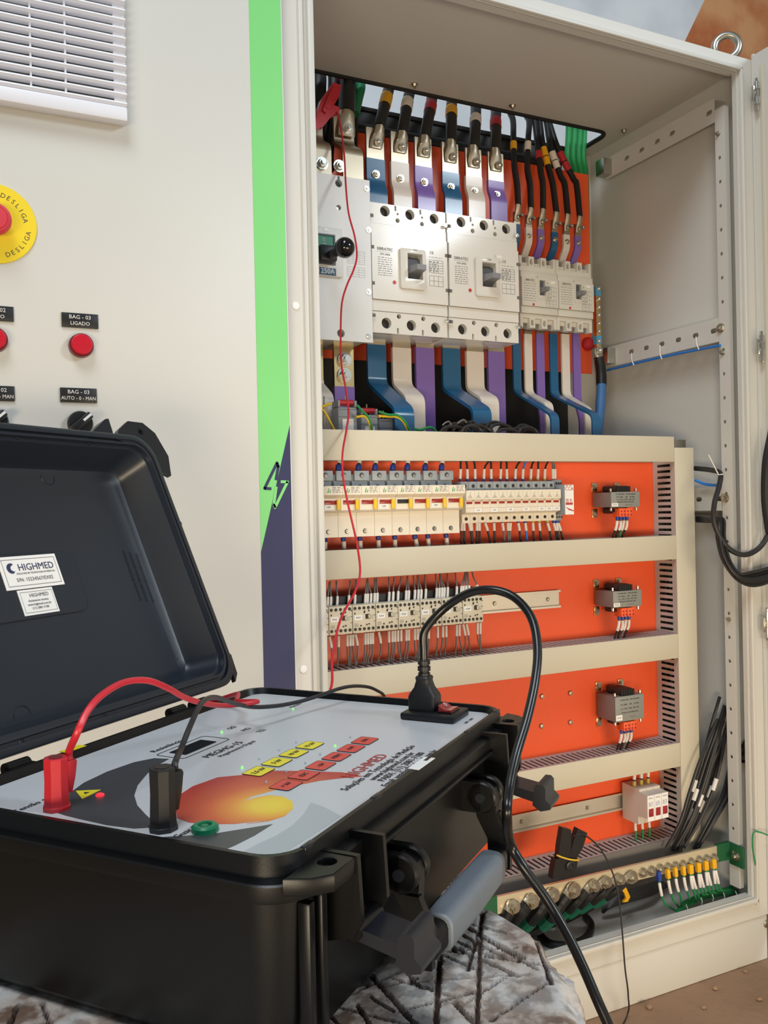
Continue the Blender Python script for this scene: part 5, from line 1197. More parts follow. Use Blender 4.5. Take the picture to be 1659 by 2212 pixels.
q = [AY(*cb_(1590, 520), -.005), AY(*cb_(1570, 400), -.008), AY(*cb_(1575, 320), -.012), AY(*cb_(1610, 315), -.016), AY(*cb_(1665, 335), -.02)]
cable('earth_wire', 'thin bright green wire curling at the right door edge', 'wire', q, .0015, 'wire_green')
# cables past the right edge at the door
q = [AY(1668, 930, -.03), AY(1655, 1000, -.028), AY(1653, 1080, -.026), AY(1662, 1150, -.03)]
cable('door_cable', 'dark cable hanging at the picture edge on the open door', 'cable', q, .008, 'cable_black')
# ================================================================ instrument case
O_ = AZ(1065, 1538, .735)
MC = Matrix.Translation(O_) @ Matrix.Rotation(math.radians(39.0), 4, 'Z')
MCi = MC.inverted()
def CP(px, py, z=0.0): p = MCi @ AZ(px, py, .735+z); return (p.x, p.y)
def CL(px, py, yl):
    """pixel on the case plane local y = yl -> local point"""
    r = MCi.to_3x3() @ ray(px, py); c = MCi @ CAM; return c + r*((yl-c.y)/r.y)
c0 = Vector((-.19, .134, -.113))
case = bpy.data.objects.new('instrument_case', None); C.objects.link(case); case.empty_display_size = .02
case.matrix_basis = MC @ Matrix.Translation(c0)
tag(case, 'open black hard plastic instrument case with grey control panel on the stump', 'case')
def cdone(g, name, m, parent=None, angle=.55): return g.xf(MC).done(name, m, parent or case, True, True, angle)
def ring(ins, z, rad=.030, n=8): return [(a, b, z) for a, b in rrect(-.398+ins, .018-ins, -.020+ins, .288-ins, max(rad-ins*.6, .006), n)]
g = G(); g.rings([ring(.024, -.113), ring(.016, -.1115), ring(.0115, -.106), ring(.009, -.085), ring(.006, -.018), ring(.0005, -.017), ring(0, -.014), ring(0, -.0075), ring(.001, -.0065), ring(.0085, -.0065), ring(.0112, .0045), ring(.0145, .0045), ring(.0160, .001), ring(.0178, -.003), ring(.0182, -.0045)], True, False)
cdone(g, 'body', 'case_black')
# vertical ribs of the moulded corner
for x in (-.376, -.362): g = G(); g.box(x-.0035, x+.0035, -.019, -.0105, -.104, -.020, .002); cdone(g, 'corner_rib', 'case_black')
# small bosses along the sealing ridge
for x in (-.36, -.27, -.18, -.09, -.012): g = G(); g.box(x-.006, x+.006, -.0092, -.0050, -.001, .0050, .0008); cdone(g, 'ridge_boss', 'case_rim')
# corner ears with eyelets on the latch side
for s in (0, 1):
    f = (lambda x: x) if s == 0 else (lambda x: -.38-x)
    out = [(-.392, -.010), (-.386, -.024), (-.376, -.033), (-.347, -.033), (-.347, -.010)]
    lp = [[(f(a), b) for a, b in out], circ(f(-.362), -.0205, .0056, 16)]
    me = plate_mesh(lp, .010, .001)
    me.transform(MC @ Matrix.Translation((0, 0, -.0075))); finish(me, 'corner_ear', 'case_black', case)
# latch fins
for x in (-.3485, -.3145, -.0655, -.0315):
    g = G(); g.prism([(x-.002, -.008, -.002), (x-.002, -.034, -.002), (x-.002, -.036, -.040), (x-.002, -.030, -.050), (x-.002, -.008, -.056)], (.004, 0, 0)); cdone(g, 'latch_fin', 'case_black')
# side wall flange below the rim
g = G(); g.box(-.31, -.07, -.0225, -.012, -.020, -.0165, .001); cdone(g, 'rim_flange', 'case_black')
# latches, swung open
for s, xm in ((0, -.3315), (1, -.0485)):
    g = G(); g.prism([(xm-.0135, -.026, -.046), (xm-.0135, -.030, -.054), (xm-.0135, -.060, -.0605), (xm-.0135, -.062, -.052)], (.027, 0, 0)); lt = cdone(g, 'latch', 'case_rim')
    g = G(); g.prism([(xm-.0150, y, z) for y, z in ((-.055, -.062), (-.0565, -.047), (-.059, -.0435), (-.064, -.0435), (-.0665, -.046), (-.0665, -.056), (-.071, -.0605), (-.0705, -.064), (-.062, -.0665))], (.030, 0, 0)); cdone(g, 'hook', 'case_rim', lt, .9)
    g = G(); g.cyl((xm-.0155, -.0285, -.049), .0052, .031, 'x', 14); cdone(g, 'pivot_pin', 'case_black', lt)
    g = G(); g.box(xm-.011, xm+.011, -.0205, -.0125, -.048, -.018, .003); cdone(g, 'latch_block', 'case_rim')
# handle
KZ, KYl = -.040, -.029
for xm in (-.272, -.112):
    for d in (-.0085, .0085):
        g = G(); g.rev((xm+d-.0035, KYl, KZ), [(.0115, 0), (.0128, .001), (.0128, .006), (.0115, .007)], 'x', 24); g.box(xm+d-.0035, xm+d+.0035, KYl, -.008, KZ-.0125, KZ+.0125); cdone(g, 'handle_mount', 'case_black')
    g = G(); sg = 1 if xm < -.2 else -1
    prof = [(KYl-.009, KZ+.006), (KYl-.0115, KZ), (KYl-.010, KZ-.020), (KYl-.019, KZ-.038), (KYl-.017, KZ-.058), (KYl-.003, KZ-.060), (KYl-.003, KZ-.035), (KYl+.006, KZ-.018), (KYl+.009, KZ), (KYl+.004, KZ+.010)]
    g.prism([(xm-.0048, y, z) for y, z in prof], (.0096, 0, 0)); g.prism([(xm-.0070*sg-.001, y, z) for y, z in ((KYl-.012, KZ-.014), (KYl-.021, KZ-.036), (KYl-.020, KZ-.060), (KYl-.003, KZ-.061), (KYl-.004, KZ-.030), (KYl+.002, KZ-.014))], (.006*sg, 0, 0)); cdone(g, 'handle_arm', 'case_black', None, .8)
    g = G(); g.cyl((xm-.0135, KYl, KZ), .004, .027, 'x', 12); cdone(g, 'handle_pin', 'case_rim')
g = G(); g.box(-.272, -.112, KYl-.020, KYl-.003, KZ-.061, KZ-.040, .006, 3); cdone(g, 'handle_bar', 'case_black')
g = G()
sec = []
for x, k in ((-.250, .9), (-.2485, 1.0), (-.19, 1.06), (-.1335, 1.0), (-.132, .9)):
    sec.append([(x, KYl-.0115+a*k, KZ-.0500+b*k) for a, b in rrect(-.0115, .0105, -.0128, .0128, .0075, 4)])
g.rings(sec); cdone(g, 'grip', 'grip_grey')
# control panel
plate_ = lambda name, loops, t, m, parent, z0: finish((lambda me: (me.transform(MC @ Matrix.Translation((0, 0, z0+t/2))), me)[1])(plate_mesh(loops, t)), name, m, parent)
pan = plate_('control_panel', [rrect(-.3795, -.0005, .0005, .2675, .012, 6)], .003, 'panel_grey', case, -.0042)
PZ = -.0012
q4 = lambda L: [CP(.3617*a, 1440+.3617*b, PZ) for a, b in L]
q5 = lambda L: [CP(500+.3978*a, 1440+.3978*b, PZ) for a, b in L]
def sm(L, sub=4):
    P = spline([Vector((a, b, 0)) for a, b in L+L[:1]], sub)[:-1]; return [(p.x, p.y) for p in P]
crescent = q4([(335, 872), (415, 757), (500, 695), (640, 628), (800, 572), (920, 548), (1010, 552), (960, 580), (880, 640), (822, 710), (802, 770), (820, 830), (870, 885), (912, 922), (905, 962), (800, 968), (640, 948), (480, 912), (390, 890)])
plate_('printed_crescent', [crescent], .0002, 'art_dark', pan, PZ)
plate_('printed_wedge', [q4([(262, 925), (300, 935), (480, 985), (760, 1015), (960, 1020), (1160, 1008), (1300, 995), (1628, 942), (1520, 1010), (1400, 1070), (1310, 1108), (1100, 1085), (900, 1052), (700, 1020), (480, 990)])], .0002, 'art_dark', pan, PZ)
plate_('printed_wedge', [q5([(430, 740), (500, 762), (595, 812), (540, 850), (440, 915), (330, 985), (262, 1030), (180, 1036), (105, 1018), (60, 1008), (150, 960), (240, 920), (330, 865), (395, 800)])], .0002, 'art_light', pan, PZ)
def swirl_mat():
    m = bpy.data.materials.new('swirl_print'); m.use_nodes = True; nt = m.node_tree; b = nt.nodes['Principled BSDF']; b.inputs['Roughness'].default_value = .35
    tc = nt.nodes.new('ShaderNodeTexCoord'); mp = nt.nodes.new('ShaderNodeVectorMath'); mp.operation = 'DISTANCE'
    c = Vector((*CP(590, 1738, PZ), PZ)) - c0; mp.inputs[1].default_value = c
    nt.links.new(tc.outputs['Object'], mp.inputs[0])
    mr_ = nt.nodes.new('ShaderNodeMapRange'); mr_.inputs['From Min'].default_value = .004; mr_.inputs['From Max'].default_value = .075
    nt.links.new(mp.outputs['Value'], mr_.inputs['Value']); r = nt.nodes.new('ShaderNodeValToRGB'); nt.links.new(mr_.outputs[0], r.inputs[0])
    e = r.color_ramp.elements; e[0].color = rgb('F2D23A'); e[0].position = 0; e[1].color = rgb('B5302A'); e[1].position = .95
    for pos, h in ((.14, 'F0C83A'), (.32, 'E69234'), (.55, 'CF5A2E')): k = e.new(pos); k.color = rgb(h)
    nt.links.new(r.outputs[0], b.inputs['Base Color']); MATS['swirl_print'] = m
swirl_mat()
swirl = q5([(715, 596), (600, 575), (400, 568), (230, 566), (60, 580)]) + q4([(1450, 648), (1300, 662), (1150, 716), (1080, 762), (1060, 790), (1050, 850), (1058, 905), (1130, 932), (1250, 942), (1400, 940), (1640, 912)]) + q5([(80, 855), (200, 840), (290, 812), (335, 770), (330, 732), (280, 706), (200, 700), (130, 712), (65, 732), (110, 706), (200, 680), (300, 655), (380, 640), (480, 620), (600, 606)])
plate_('printed_swirl', [swirl], .0002, 'swirl_print', pan, PZ)
tri = q4([(452, 745), (602, 738), (490, 793)]); plate_('hazard_triangle', [tri], .0003, 'key_yellow', pan, PZ+.0002)
tc_ = Vector((sum(a for a, b in tri)/3, sum(b for a, b in tri)/3)); plate_('hazard_mark', [[tuple(tc_+(Vector(p)-tc_)*.24) for p in tri]], .0002, 'ink', pan, PZ+.0005)
def led(px, py, m, r=.0011): x, y = CP(px, py, PZ); g = G(); g.rev((x, y, PZ+.0001), [(r, 0), (r, .0008), (r*.6, .0016), (r*.1, .0019)], 'z', 12); cdone(g, 'indicator_led', m, pan)
led(216, 1719, 'led_red', .0030); led(523, 1660, 'led_green'); led(724, 1613, 'led_green'); led(633, 1533, 'led_green'); led(479, 1583, 'led_green')
for px, py in ((560, 1641), (603, 1622), (640, 1605), (660, 1650), (692, 1631), (757, 1594), (575, 1692), (618, 1668), (610, 1530), (455, 1580)): led(px, py, 'glass_dirty', .0009)
def ptxt(s, size, m, x, y, align='CENTER', sx=1.0, z=PZ+.0004, name='lettering', rot=0): return text(name, s, size, m, pan, (0, 0, 0), MC @ Matrix.Translation((x, y, z)) @ Matrix.Rotation(rot, 4, 'Z'), align, sx)
# keys
ky = ['2,5\nkV', '5\nkV', '10\nkV', '15\nkV']; kr = ['+\nkV', 'ESC', '-\nkV', 'MEM', 'OFF', 'ON']
for i in range(4):
    x = -.2385+.0256*i; y = .1075; k = plate_('keypad_key', [rrect(x-.0105, x+.0105, y-.0085, y+.0085, .002, 3)], .0006, 'key_yellow', pan, PZ); plate_('key_outline', [rrect(x-.0107, x+.0107, y-.0087, y+.0087, .0022, 3), rrect(x-.0104, x+.0104, y-.0084, y+.0084, .002, 3)], .0007, 'ink', k, PZ)
    text('lettering', ky[i].replace('\n', ' '), .0062, 'ink', k, (0, 0, 0), MC @ Matrix.Translation((x, y, PZ+.0009)))
for i in range(6):
    x = -.2590+.0253*i; y = .0705; k = plate_('keypad_key', [rrect(x-.0105, x+.0105, y-.0085, y+.0085, .002, 3)], .0006, 'key_red', pan, PZ); plate_('key_outline', [rrect(x-.0107, x+.0107, y-.0087, y+.0087, .0022, 3), rrect(x-.0104, x+.0104, y-.0084, y+.0084, .002, 3)], .0007, 'ink', k, PZ)
    text('lettering', kr[i].replace('\n', ' '), .0058, 'ink', k, (0, 0, 0), MC @ Matrix.Translation((x, y, PZ+.0009)))
ptxt('HIGHMED', .0150, 'ink_red', -.1955, .0375, sx=.95)
ptxt('Soluções em Tecnologia de Medição', .0090, 'ink', -.1925, .0265, sx=.92)
ptxt('www.highmed.com.br', .0085, 'ink', -.188, .0185)
ptxt('PABX: (11) 2081-7180', .0085, 'ink', -.1865, .0110)
ptxt('Email: vendas@highmed.com.br', .0080, 'ink', -.186, .0038, sx=.95)
x, y = CP(905, 1667, PZ); plate_('barcode_sticker', [rect(x-.014, x+.018, y-.006, y+.003)], .0003, 'sticker', pan, .0046); 
dx0, dx1, dy0, dy1 = -.2325, -.168, .183, .2125
plate_('display_outline', [rrect(dx0, dx1, dy0, dy1, .004), rrect(dx0+.0008, dx1-.0008, dy0+.0008, dy1-.0008, .0034)], .0003, 'ink', pan, PZ)
plate_('display_window', [rrect(dx0+.010, dx1-.012, dy0+.006, dy1-.006, .0015)], .0004, 'display', pan, PZ)
ptxt('Resistência', .0085, 'ink', -.2075, .2205); ptxt('MEGHG-15', .0105, 'ink', -.198, .1690); ptxt('Megohmetro Digital', .0062, 'ink', -.192, .1595)
ptxt('GΩ', .0075, 'ink', -.136, .205); ptxt('MΩ', .0075, 'ink', -.136, .189); ptxt('TΩ', .0075, 'ink', -.136, .173)
a_, b_ = CP(48, 1748, PZ); ptxt('Alta Tensão +', .0075, 'ink', a_, b_); a_, b_ = CP(403, 1797, PZ); ptxt('Guarda', .0075, 'ink', a_, b_)
a_, b_ = CP(630, 1528, PZ); ptxt('Remoto', .0060, 'ink', a_+.008, b_); a_, b_ = CP(1013, 1558, PZ); ptxt('100V - 240V', .0042, 'ink', a_, b_)
# mains inlet module with switch
g = G(); g.box(-.054, -.012, .0195, .0735, PZ+.0001, .0055, .002); ml = cdone(g, 'mains_inlet', 'black_plastic')
g = G(); g.box(-.044, -.0225, .0255, .0395, .0056, .0068); cdone(g, 'switch_frame', 'black_gloss', ml)
g = G(); g.prism([(-.0425, .0262, .0066), (-.0425, .0388, .0066), (-.0425, .0388, .0125), (-.0425, .0325, .0082), (-.0425, .0262, .0088)], (.0185, 0, 0)); sw = cdone(g, 'rocker_switch', 'switch_red', ml)
text('lettering', 'O', .0060, 'sleeve_white', sw, (0, 0, 0), MC @ Matrix.Translation((-.033, .0355, .0115)) @ Matrix.Rotation(math.radians(34), 4, 'X'))
# sockets
gj = CP(443, 1795, PZ); g = G(); g.rev((gj[0], gj[1], PZ+.0001), [(.0085, 0), (.0085, .0030), (.0070, .0042), (.0045, .0042), (.0040, .0020), (.0022, .0020), (.0022, .0036), (.0005, .0036)], 'z', 24); cdone(g, 'green_socket', 'jack_green', case)
# hinge knuckles
for x in (-.335, -.300, -.105, -.070):
    g = G(); g.cyl((x-.011, .2935, .000), .0052, .022, 'x', 12); g.box(x-.011, x+.011, .283, .2935, -.010, .002); cdone(g, 'hinge_knuckle', 'case_black')
# ---- lid
HB = math.radians(180-113.5)
Lx, Ls, Ln = Vector((1, 0, 0)), Vector((0, math.cos(HB), math.sin(HB))), Vector((0, -math.sin(HB), math.cos(HB)))
MLl = Matrix(((1, 0, 0, -.008), (0, Ls.y, Ln.y, .2935), (0, Ls.z, Ln.z, .0), (0, 0, 0, 1)))
ML = MC @ MLl; MLi = ML.inverted()
def LP(px, py, n): r = MLi.to_3x3() @ ray(px, py); c = MLi @ CAM; p = c + r*((n-c.z)/r.z); return (p.x, p.y)
def lring(ins, n, rad=.030): return [(a, b, n) for a, b in rrect(-.398+ins, .018-ins, .010+ins, .312-ins, max(rad-ins*.5, .006), 8)]
def ldone(g, name, m, parent=None, angle=.55): return g.xf(ML).done(name, m, parent or case, True, True, angle)
g = G(); g.rings([lring(.020, -.052), lring(.010, -.049), lring(.006, -.040), lring(.004, -.008), lring(-.001, -.007), lring(-.001, -.001), lring(.001, .0), lring(.006, .0), lring(.0065, -.003), lring(.0095, -.003), lring(.010, .001), lring(.0125, .001), lring(.013, -.004), lring(.0165, -.004), lring(.0175, -.006), lring(.024, -.036), lring(.027, -.041), lring(.033, -.0435)])
lid = ldone(g, 'lid', 'case_inner')
me = plate_mesh([[LP(px, py, -.004) for px, py in ((248, 952), (252, 931), (272, 912), (304, 916), (331, 938), (360, 988), (366, 1030), (345, 1020), (315, 985), (290, 965))], circ(*LP(300, 936, -.004), .0042, 14)], .006); me.transform(ML @ Matrix.Translation((0, 0, -.004))); finish(me, 'corner_ear', 'case_rim', lid)
me = plate_mesh([[LP(px, py, -.004) for px, py in ((190, 948), (200, 931), (226, 906), (233, 905), (242, 933), (246, 952))]], .014); me.transform(ML @ Matrix.Translation((0, 0, -.010))); finish(me, 'latch_tooth', 'case_rim', lid)
me = plate_mesh([[(.012, .01), (.020, .018), (.0215, .040), (.012, .05)]], .005); me.transform(ML @ Matrix.Translation((0, 0, -.004))); finish(me, 'corner_ear', 'case_rim', lid)
r0 = LP(158, 1188, -.0425); r1 = LP(189, 1318, -.0425)
xr = (r0[0]+r1[0])/2; s0_, s1_ = r1[1], r0[1]
me = plate_mesh([rrect(xr-.215, xr, s0_, s1_, .012)], .0012, .0005); me.transform(ML @ Matrix.Translation((0, 0, -.0429))); rec = finish(me, 'label_recess', 'case_inner', lid)
def lidlabel(quad, name):
    P = [LP(px, py, -.042) for px, py in quad]; x0 = (P[0][0]+P[3][0])/2; x1 = (P[1][0]+P[2][0])/2; s1 = (P[0][1]+P[1][1])/2; s0 = (P[2][1]+P[3][1])/2
    me = plate_mesh([rect(x0, x1, s0, s1)], .0006); me.transform(ML @ Matrix.Translation((0, 0, -.0419))); o = finish(me, name, 'sticker', lid)
    w_, h_ = x1-x0, s1-s0
    me = plate_mesh([rect(x0+w_*.05, x1-w_*.04, s0+h_*.09, s1-h_*.09), rect(x0+w_*.056, x1-w_*.046, s0+h_*.105, s1-h_*.105)], .0002); me.transform(ML @ Matrix.Translation((0, 0, -.0415))); finish(me, 'printed_border', 'print_grey', lid)
    return x0, x1, s0, s1
def ltxt(s, size, m, x, y, sx=1.0): text('lettering', s, size, m, lid, (0, 0, 0), ML @ Matrix.Translation((x, y, -.0413)), 'CENTER', sx)
x0, x1, s0, s1 = lidlabel([(-8, 1206), (118, 1195), (138, 1262), (14, 1277)], 'brand_label')
ltxt('HIGHMED', .0098, 'stripe_navy', x0+(x1-x0)*.60, s1-(s1-s0)*.36, 1.0); ltxt('S/N: 15234567/EX02', .0052, 'print_grey', x0+(x1-x0)*.52, s0+(s1-s0)*.27)
ltxt('SOLUCOES EM TECNOLOGIA DE MEDICAO', .0024, 'print_grey', x0+(x1-x0)*.57, s1-(s1-s0)*.54)
lx, ly = x0+(x1-x0)*.18, s1-(s1-s0)*.36
me = plate_mesh([[(lx+.0052*math.cos(t), ly+.0052*math.sin(t)) for t in [math.radians(60+14*i) for i in range(17)]]+[(lx+.0024+.0034*math.cos(t), ly+.0032*math.sin(t)) for t in [math.radians(285-14*i) for i in range(15)]]], .0002); me.transform(ML @ Matrix.Translation((0, 0, -.0413))); finish(me, 'logo_mark', 'stripe_navy', lid)
x0, x1, s0, s1 = lidlabel([(37, 1277), (113, 1267), (127, 1321), (53, 1331)], 'service_label')
ltxt('HIGHMED', .0052, 'print_grey', x0+(x1-x0)*.56, s1-(s1-s0)*.25)
for j, s_ in enumerate(('Assistencia tecnica', 'www.highmed.com.br', '(11) 2081-7180')): ltxt(s_, .0032, 'print_grey', x0+(x1-x0)*.5, s1-(s1-s0)*(.45+.15*j))
# moulded circles and faint moulded writing
for px, py in ((103, 1030), (258, 1040), (50, 1545), (395, 1435)):
    x_, s_ = LP(px, py, -.043); g = G(); g.torus((x_, s_, -.0434), .009, .0005, (0, 0, 1), 24, 6); ldone(g, 'mould_mark', 'case_inner', lid)
for k in range(3):
    a_ = LP(262+14*k, 1180+3*k, -.043); text('moulded_lettering', 'ATTENTION KEEP CASE CLOSED WHEN NOT IN USE', .0042, 'case_rim', lid, (0, 0, 0), ML @ Matrix.Translation((a_[0], a_[1]-.035, -.0428)) @ Matrix.Rotation(-PI/2, 4, 'Z'), 'CENTER', .6)
# screw bosses on the lid rim
for px, py in ((38, 944), (193, 957), (330, 982), (387, 1131), (440, 1287), (486, 1452), (225, 1550), (45, 1604)):
    x_, s_ = LP(px, py, -.004); g = G(); g.rev((x_, s_, -.0045), [(.0032, 0), (.0032, .0018), (.002, .002), (.002, .0012), (.0004, .0012)], (0, 0, 1), 12); ldone(g, 'rim_boss', 'case_rim', lid)
# yellow sticker on the hinge side
x_, y_ = CP(137, 1622, .002); plate_('warning_sticker', [rect(x_-.012, x_+.010, .2705, .2785)], .0004, 'key_yellow', case, .0050)

# ================================================================ test leads
def wpt(lx_, ly_, lz_): return MC @ Vector((lx_, ly_, lz_))
def banana(name, m, x, y, h, parent):
    g = G()
    sec = []
    for z, r in ((-.001, .0092), (.0015, .0094), (.002, .0086), (h*.55, .0080), (h*.97, .0084), (h, .0078)): sec.append([(x+r*math.cos(PI/8+i*PI/4), y+r*math.sin(PI/8+i*PI/4), z) for i in range(8)])
    g.rings(sec); o = cdone(g, name, m, parent, .45)
    g = G(); g.rings([[(x+.007+a*k, y-.0035+b*k, z) for a, b in rrect(-.0055, .0055, -.0042, .0042, .002, 2)] for z, k in ((h*.25, .45), (h*.55, .8), (h*.85, 1.0), (h*.90, .85))]); cdone(g, 'cable_boot', m, o, .5)
    g = G(); g.cyl((x, y, h), .0045, .0004, (0, 0, 1), 14); cdone(g, 'socket_hole', 'hole_dark' if 'black' in m else 'lamp_ring', o)
    return o
rp = CP(123, 1748, PZ); bp_ = CP(353, 1792, PZ)
red = thing('test_lead', 'red test lead with stacking plug in the panel and red clamp high in the cabinet', 'test lead', wpt(rp[0], rp[1], 0))
banana('banana_plug', 'plug_red', rp[0], rp[1], .034, red)
st_ = wpt(rp[0]+.0085, rp[1]-.0035, .030)
P = [st_, st_+Vector((0, 0, .006))] + [AD(px, py, d) for px, py, d in ((166, 1585, .575), (190, 1535, .585), (222, 1500, .60), (268, 1474, .62), (318, 1470, .64), (362, 1486, .66), (402, 1508, .69), (445, 1520, .72), (492, 1524, .755))]
e = P[-1]; P += [e+Vector((.03, .01, -.002)), AD(512, 1514, .80), AD(500, 1502, .86)] 
P += [Vector((.18, -.30, .70)), Vector((.20, -.25, .62)), Vector((.30, -.20, .60)), Vector((.38, -.17, .64))]
up_ = [(711, 1497, -.14), (718, 1420, -.09), (735, 1340, -.04), (766, 1280, .0), (778, 1235, .02), (770, 1170, .035), (752, 1090, .04), (741, 1030, .045), (740, 980, .06), (748, 930, .09), (753, 890, .12), (747, 840, .14), (738, 790, .15), (736, 730, .155), (738, 660, .155), (748, 620, .15), (765, 580, .145), (771, 550, .145), (766, 510, .15), (753, 460, .17), (747, 400, .20), (744, 340, .24), (737, 280, .275), (728, 242, .295)]
P += [AY(px, py, Y) for px, py, Y in up_]
G().tube(P, .0022, 10, 6, rad=lambda t: .0026-.0009*min(1, t*1.6)).done('wire', 'lead_red', red)
cl = [(262, 577), (318, 600), (300, 680), (266, 738), (303, 752), (305, 790), (250, 812), (212, 862), (188, 892), (140, 905), (136, 860), (148, 790), (175, 700), (205, 660)]
pts = [AY(*cr3(*p), .296) for p in cl]; cb_r = G().prism(pts, (0, .014, 0)).done('clamp', 'plug_red', red)
G().prism([p+Vector((0, -.0035, 0)) for p in [AY(*cr3(*p), .296) for p in ((255, 610), (296, 622), (270, 700), (235, 760), (205, 800), (180, 780), (215, 690))]], (0, .003, 0)).done('clamp_rib', 'plug_red', cb_r)
p = AY(*cr3(228, 745), .29); G().cyl((p.x, .2955, p.z), .0045, .004, 'y', 12).done('clamp_pivot', 'lead_red', cb_r)
blk = thing('test_lead', 'black test lead with stacking plug in the panel and black clamp on the earth bar', 'test lead', wpt(bp_[0], bp_[1], 0))
banana('banana_plug', 'black_plastic', bp_[0], bp_[1], .038, blk)
st_ = wpt(bp_[0]+.0085, bp_[1]-.0035, .034)
P = [st_, st_+Vector((0, 0, .005))] + [AD(px, py, d) for px, py, d in ((392, 1615, .575), (410, 1570, .59), (430, 1527, .62), (446, 1510, .65), (470, 1507, .69), (505, 1519, .74), (545, 1527, .78), (585, 1526, .80), (622, 1521, .82), (660, 1512, .84), (700, 1499, .86), (735, 1487, .88), (765, 1482, .90), (795, 1484, .92), (815, 1492, .93), (830, 1504, .945))]
P += [AD(838, 1535, .965), Vector((.50, -.36, .60)), Vector((.52, -.35, .30)), Vector((.50, -.36, .03)), Vector((.55, -.35, .004)), Vector((.70, -.25, .004)), Vector((.90, -.12, .004))]
P += [AZ(1352, 2200, .003), AY(1357, 2150, -.05), AY(1350, 2090, -.045), AY(1344, 2010, -.035), AY(1338, 1950, -.025), AY(1325, 1890, -.012), AY(1300, 1838, .005), AY(1275, 1812, .02), AY(1256, 1802, .03), AY(1240, 1806, .035)]
G().tube(P, .0020, 8, 6, rad=lambda t: .0022-.0007*min(1, t*1.4)).done('wire', 'wire_black', blk)
CYb = .030
def bpol(L, y0, d, name, m, par): return G().prism([AY(*cb_(*p), y0) for p in L], (0, d, 0)).done(name, m, par)
h1 = bpol([(470, 290), (520, 302), (520, 400), (508, 480), (445, 478), (452, 400)], CYb, .012, 'clamp_handle', 'black_plastic', blk)
bpol([(560, 293), (613, 320), (590, 400), (545, 480), (505, 470), (530, 380)], CYb+.002, .012, 'clamp_handle', 'black_plastic', blk)
bpol([(432, 470), (560, 478), (552, 520), (530, 560), (480, 572), (412, 588), (420, 530)], CYb-.001, .014, 'clamp_jaw', 'black_plastic', blk)
p = AY(*cb_(508, 508), CYb); G().rev((p.x, CYb-.0012, p.z), [(.009, 0), (.009, .003), (.006, .004), (.005, .002), (.001, .002)], 'y', 18).done('clamp_pivot', 'wire_black', blk)
q = [AY(*cb_(a, b), CYb-.0045) for a, b in ((440, 450), (470, 462), (515, 474), (558, 478))]; q += [AY(*cb_(a, b), CYb+.016) for a, b in ((556, 470), (500, 462), (445, 448))]
G().tube(q+q[:1], .0016, 8, 3).done('rubber_band', 'rubber_yellow', blk)

# ================================================================ power cord
pc = thing('power_cord', 'black mains cord plugged into the case and looping down past the stump', 'cord', wpt(-.033, .0565, .0055))
g = G(); px_, py_ = -.033, .0565
g.rings([[(px_+a, py_+b, z) for a, b in rrect(-.0105*k, .0105*k, -.0135*k2, .0135*k2, .003, 3)] for z, k, k2 in ((.0057, 1, 1), (.018, 1, 1), (.0205, .92, .95), (.027, .78, .62), (.033, .66, .50), (.036, .70, .54), (.0375, .62, .46))]); cdone(g, 'plug', 'black_plastic', pc)
top_ = wpt(px_, py_, .0372)
g = G(); g.rev(top_, [(.0058, 0), (.0058, .003), (.0046, .0035), (.0046, .0045), (.0062, .005), (.0062, .009), (.0047, .0095), (.0047, .0105), (.0060, .011), (.0060, .0145), (.0048, .015), (.0048, .016)], 'z', 16); g.done('strain_relief', 'black_plastic', pc)
dpth = (top_-CAM).dot(FW)
P = [top_+Vector((0, 0, .014)), top_+Vector((0, 0, .024))] + [AD(px, py, d) for px, py, d in ((918, 1362, dpth), (957, 1317, dpth), (1008, 1283, dpth-.01), (1060, 1274, dpth-.02), (1110, 1290, dpth-.03), (1148, 1335, dpth-.05), (1161, 1400, dpth-.07), (1156, 1470, dpth-.09), (1139, 1550, dpth-.11), (1115, 1630, dpth-.13), (1100, 1700, dpth-.15), (1095, 1760, dpth-.165), (1102, 1820, .68), (1132, 1875, .675), (1182, 1945, .67), (1226, 2020, .66), (1260, 2090, .65), (1290, 2160, .64), (1325, 2240, .63), (1370, 2360, .61))]
e = P[-1]; P += [Vector((e.x+.02, e.y, .30)), Vector((e.x+.01, e.y-.02, .02)), Vector((e.x+.15, e.y-.05, .006)), Vector((e.x+.5, e.y-.2, .006))]
G().tube(P, .0040, 12, 6).done('flex', 'cord_black', pc)

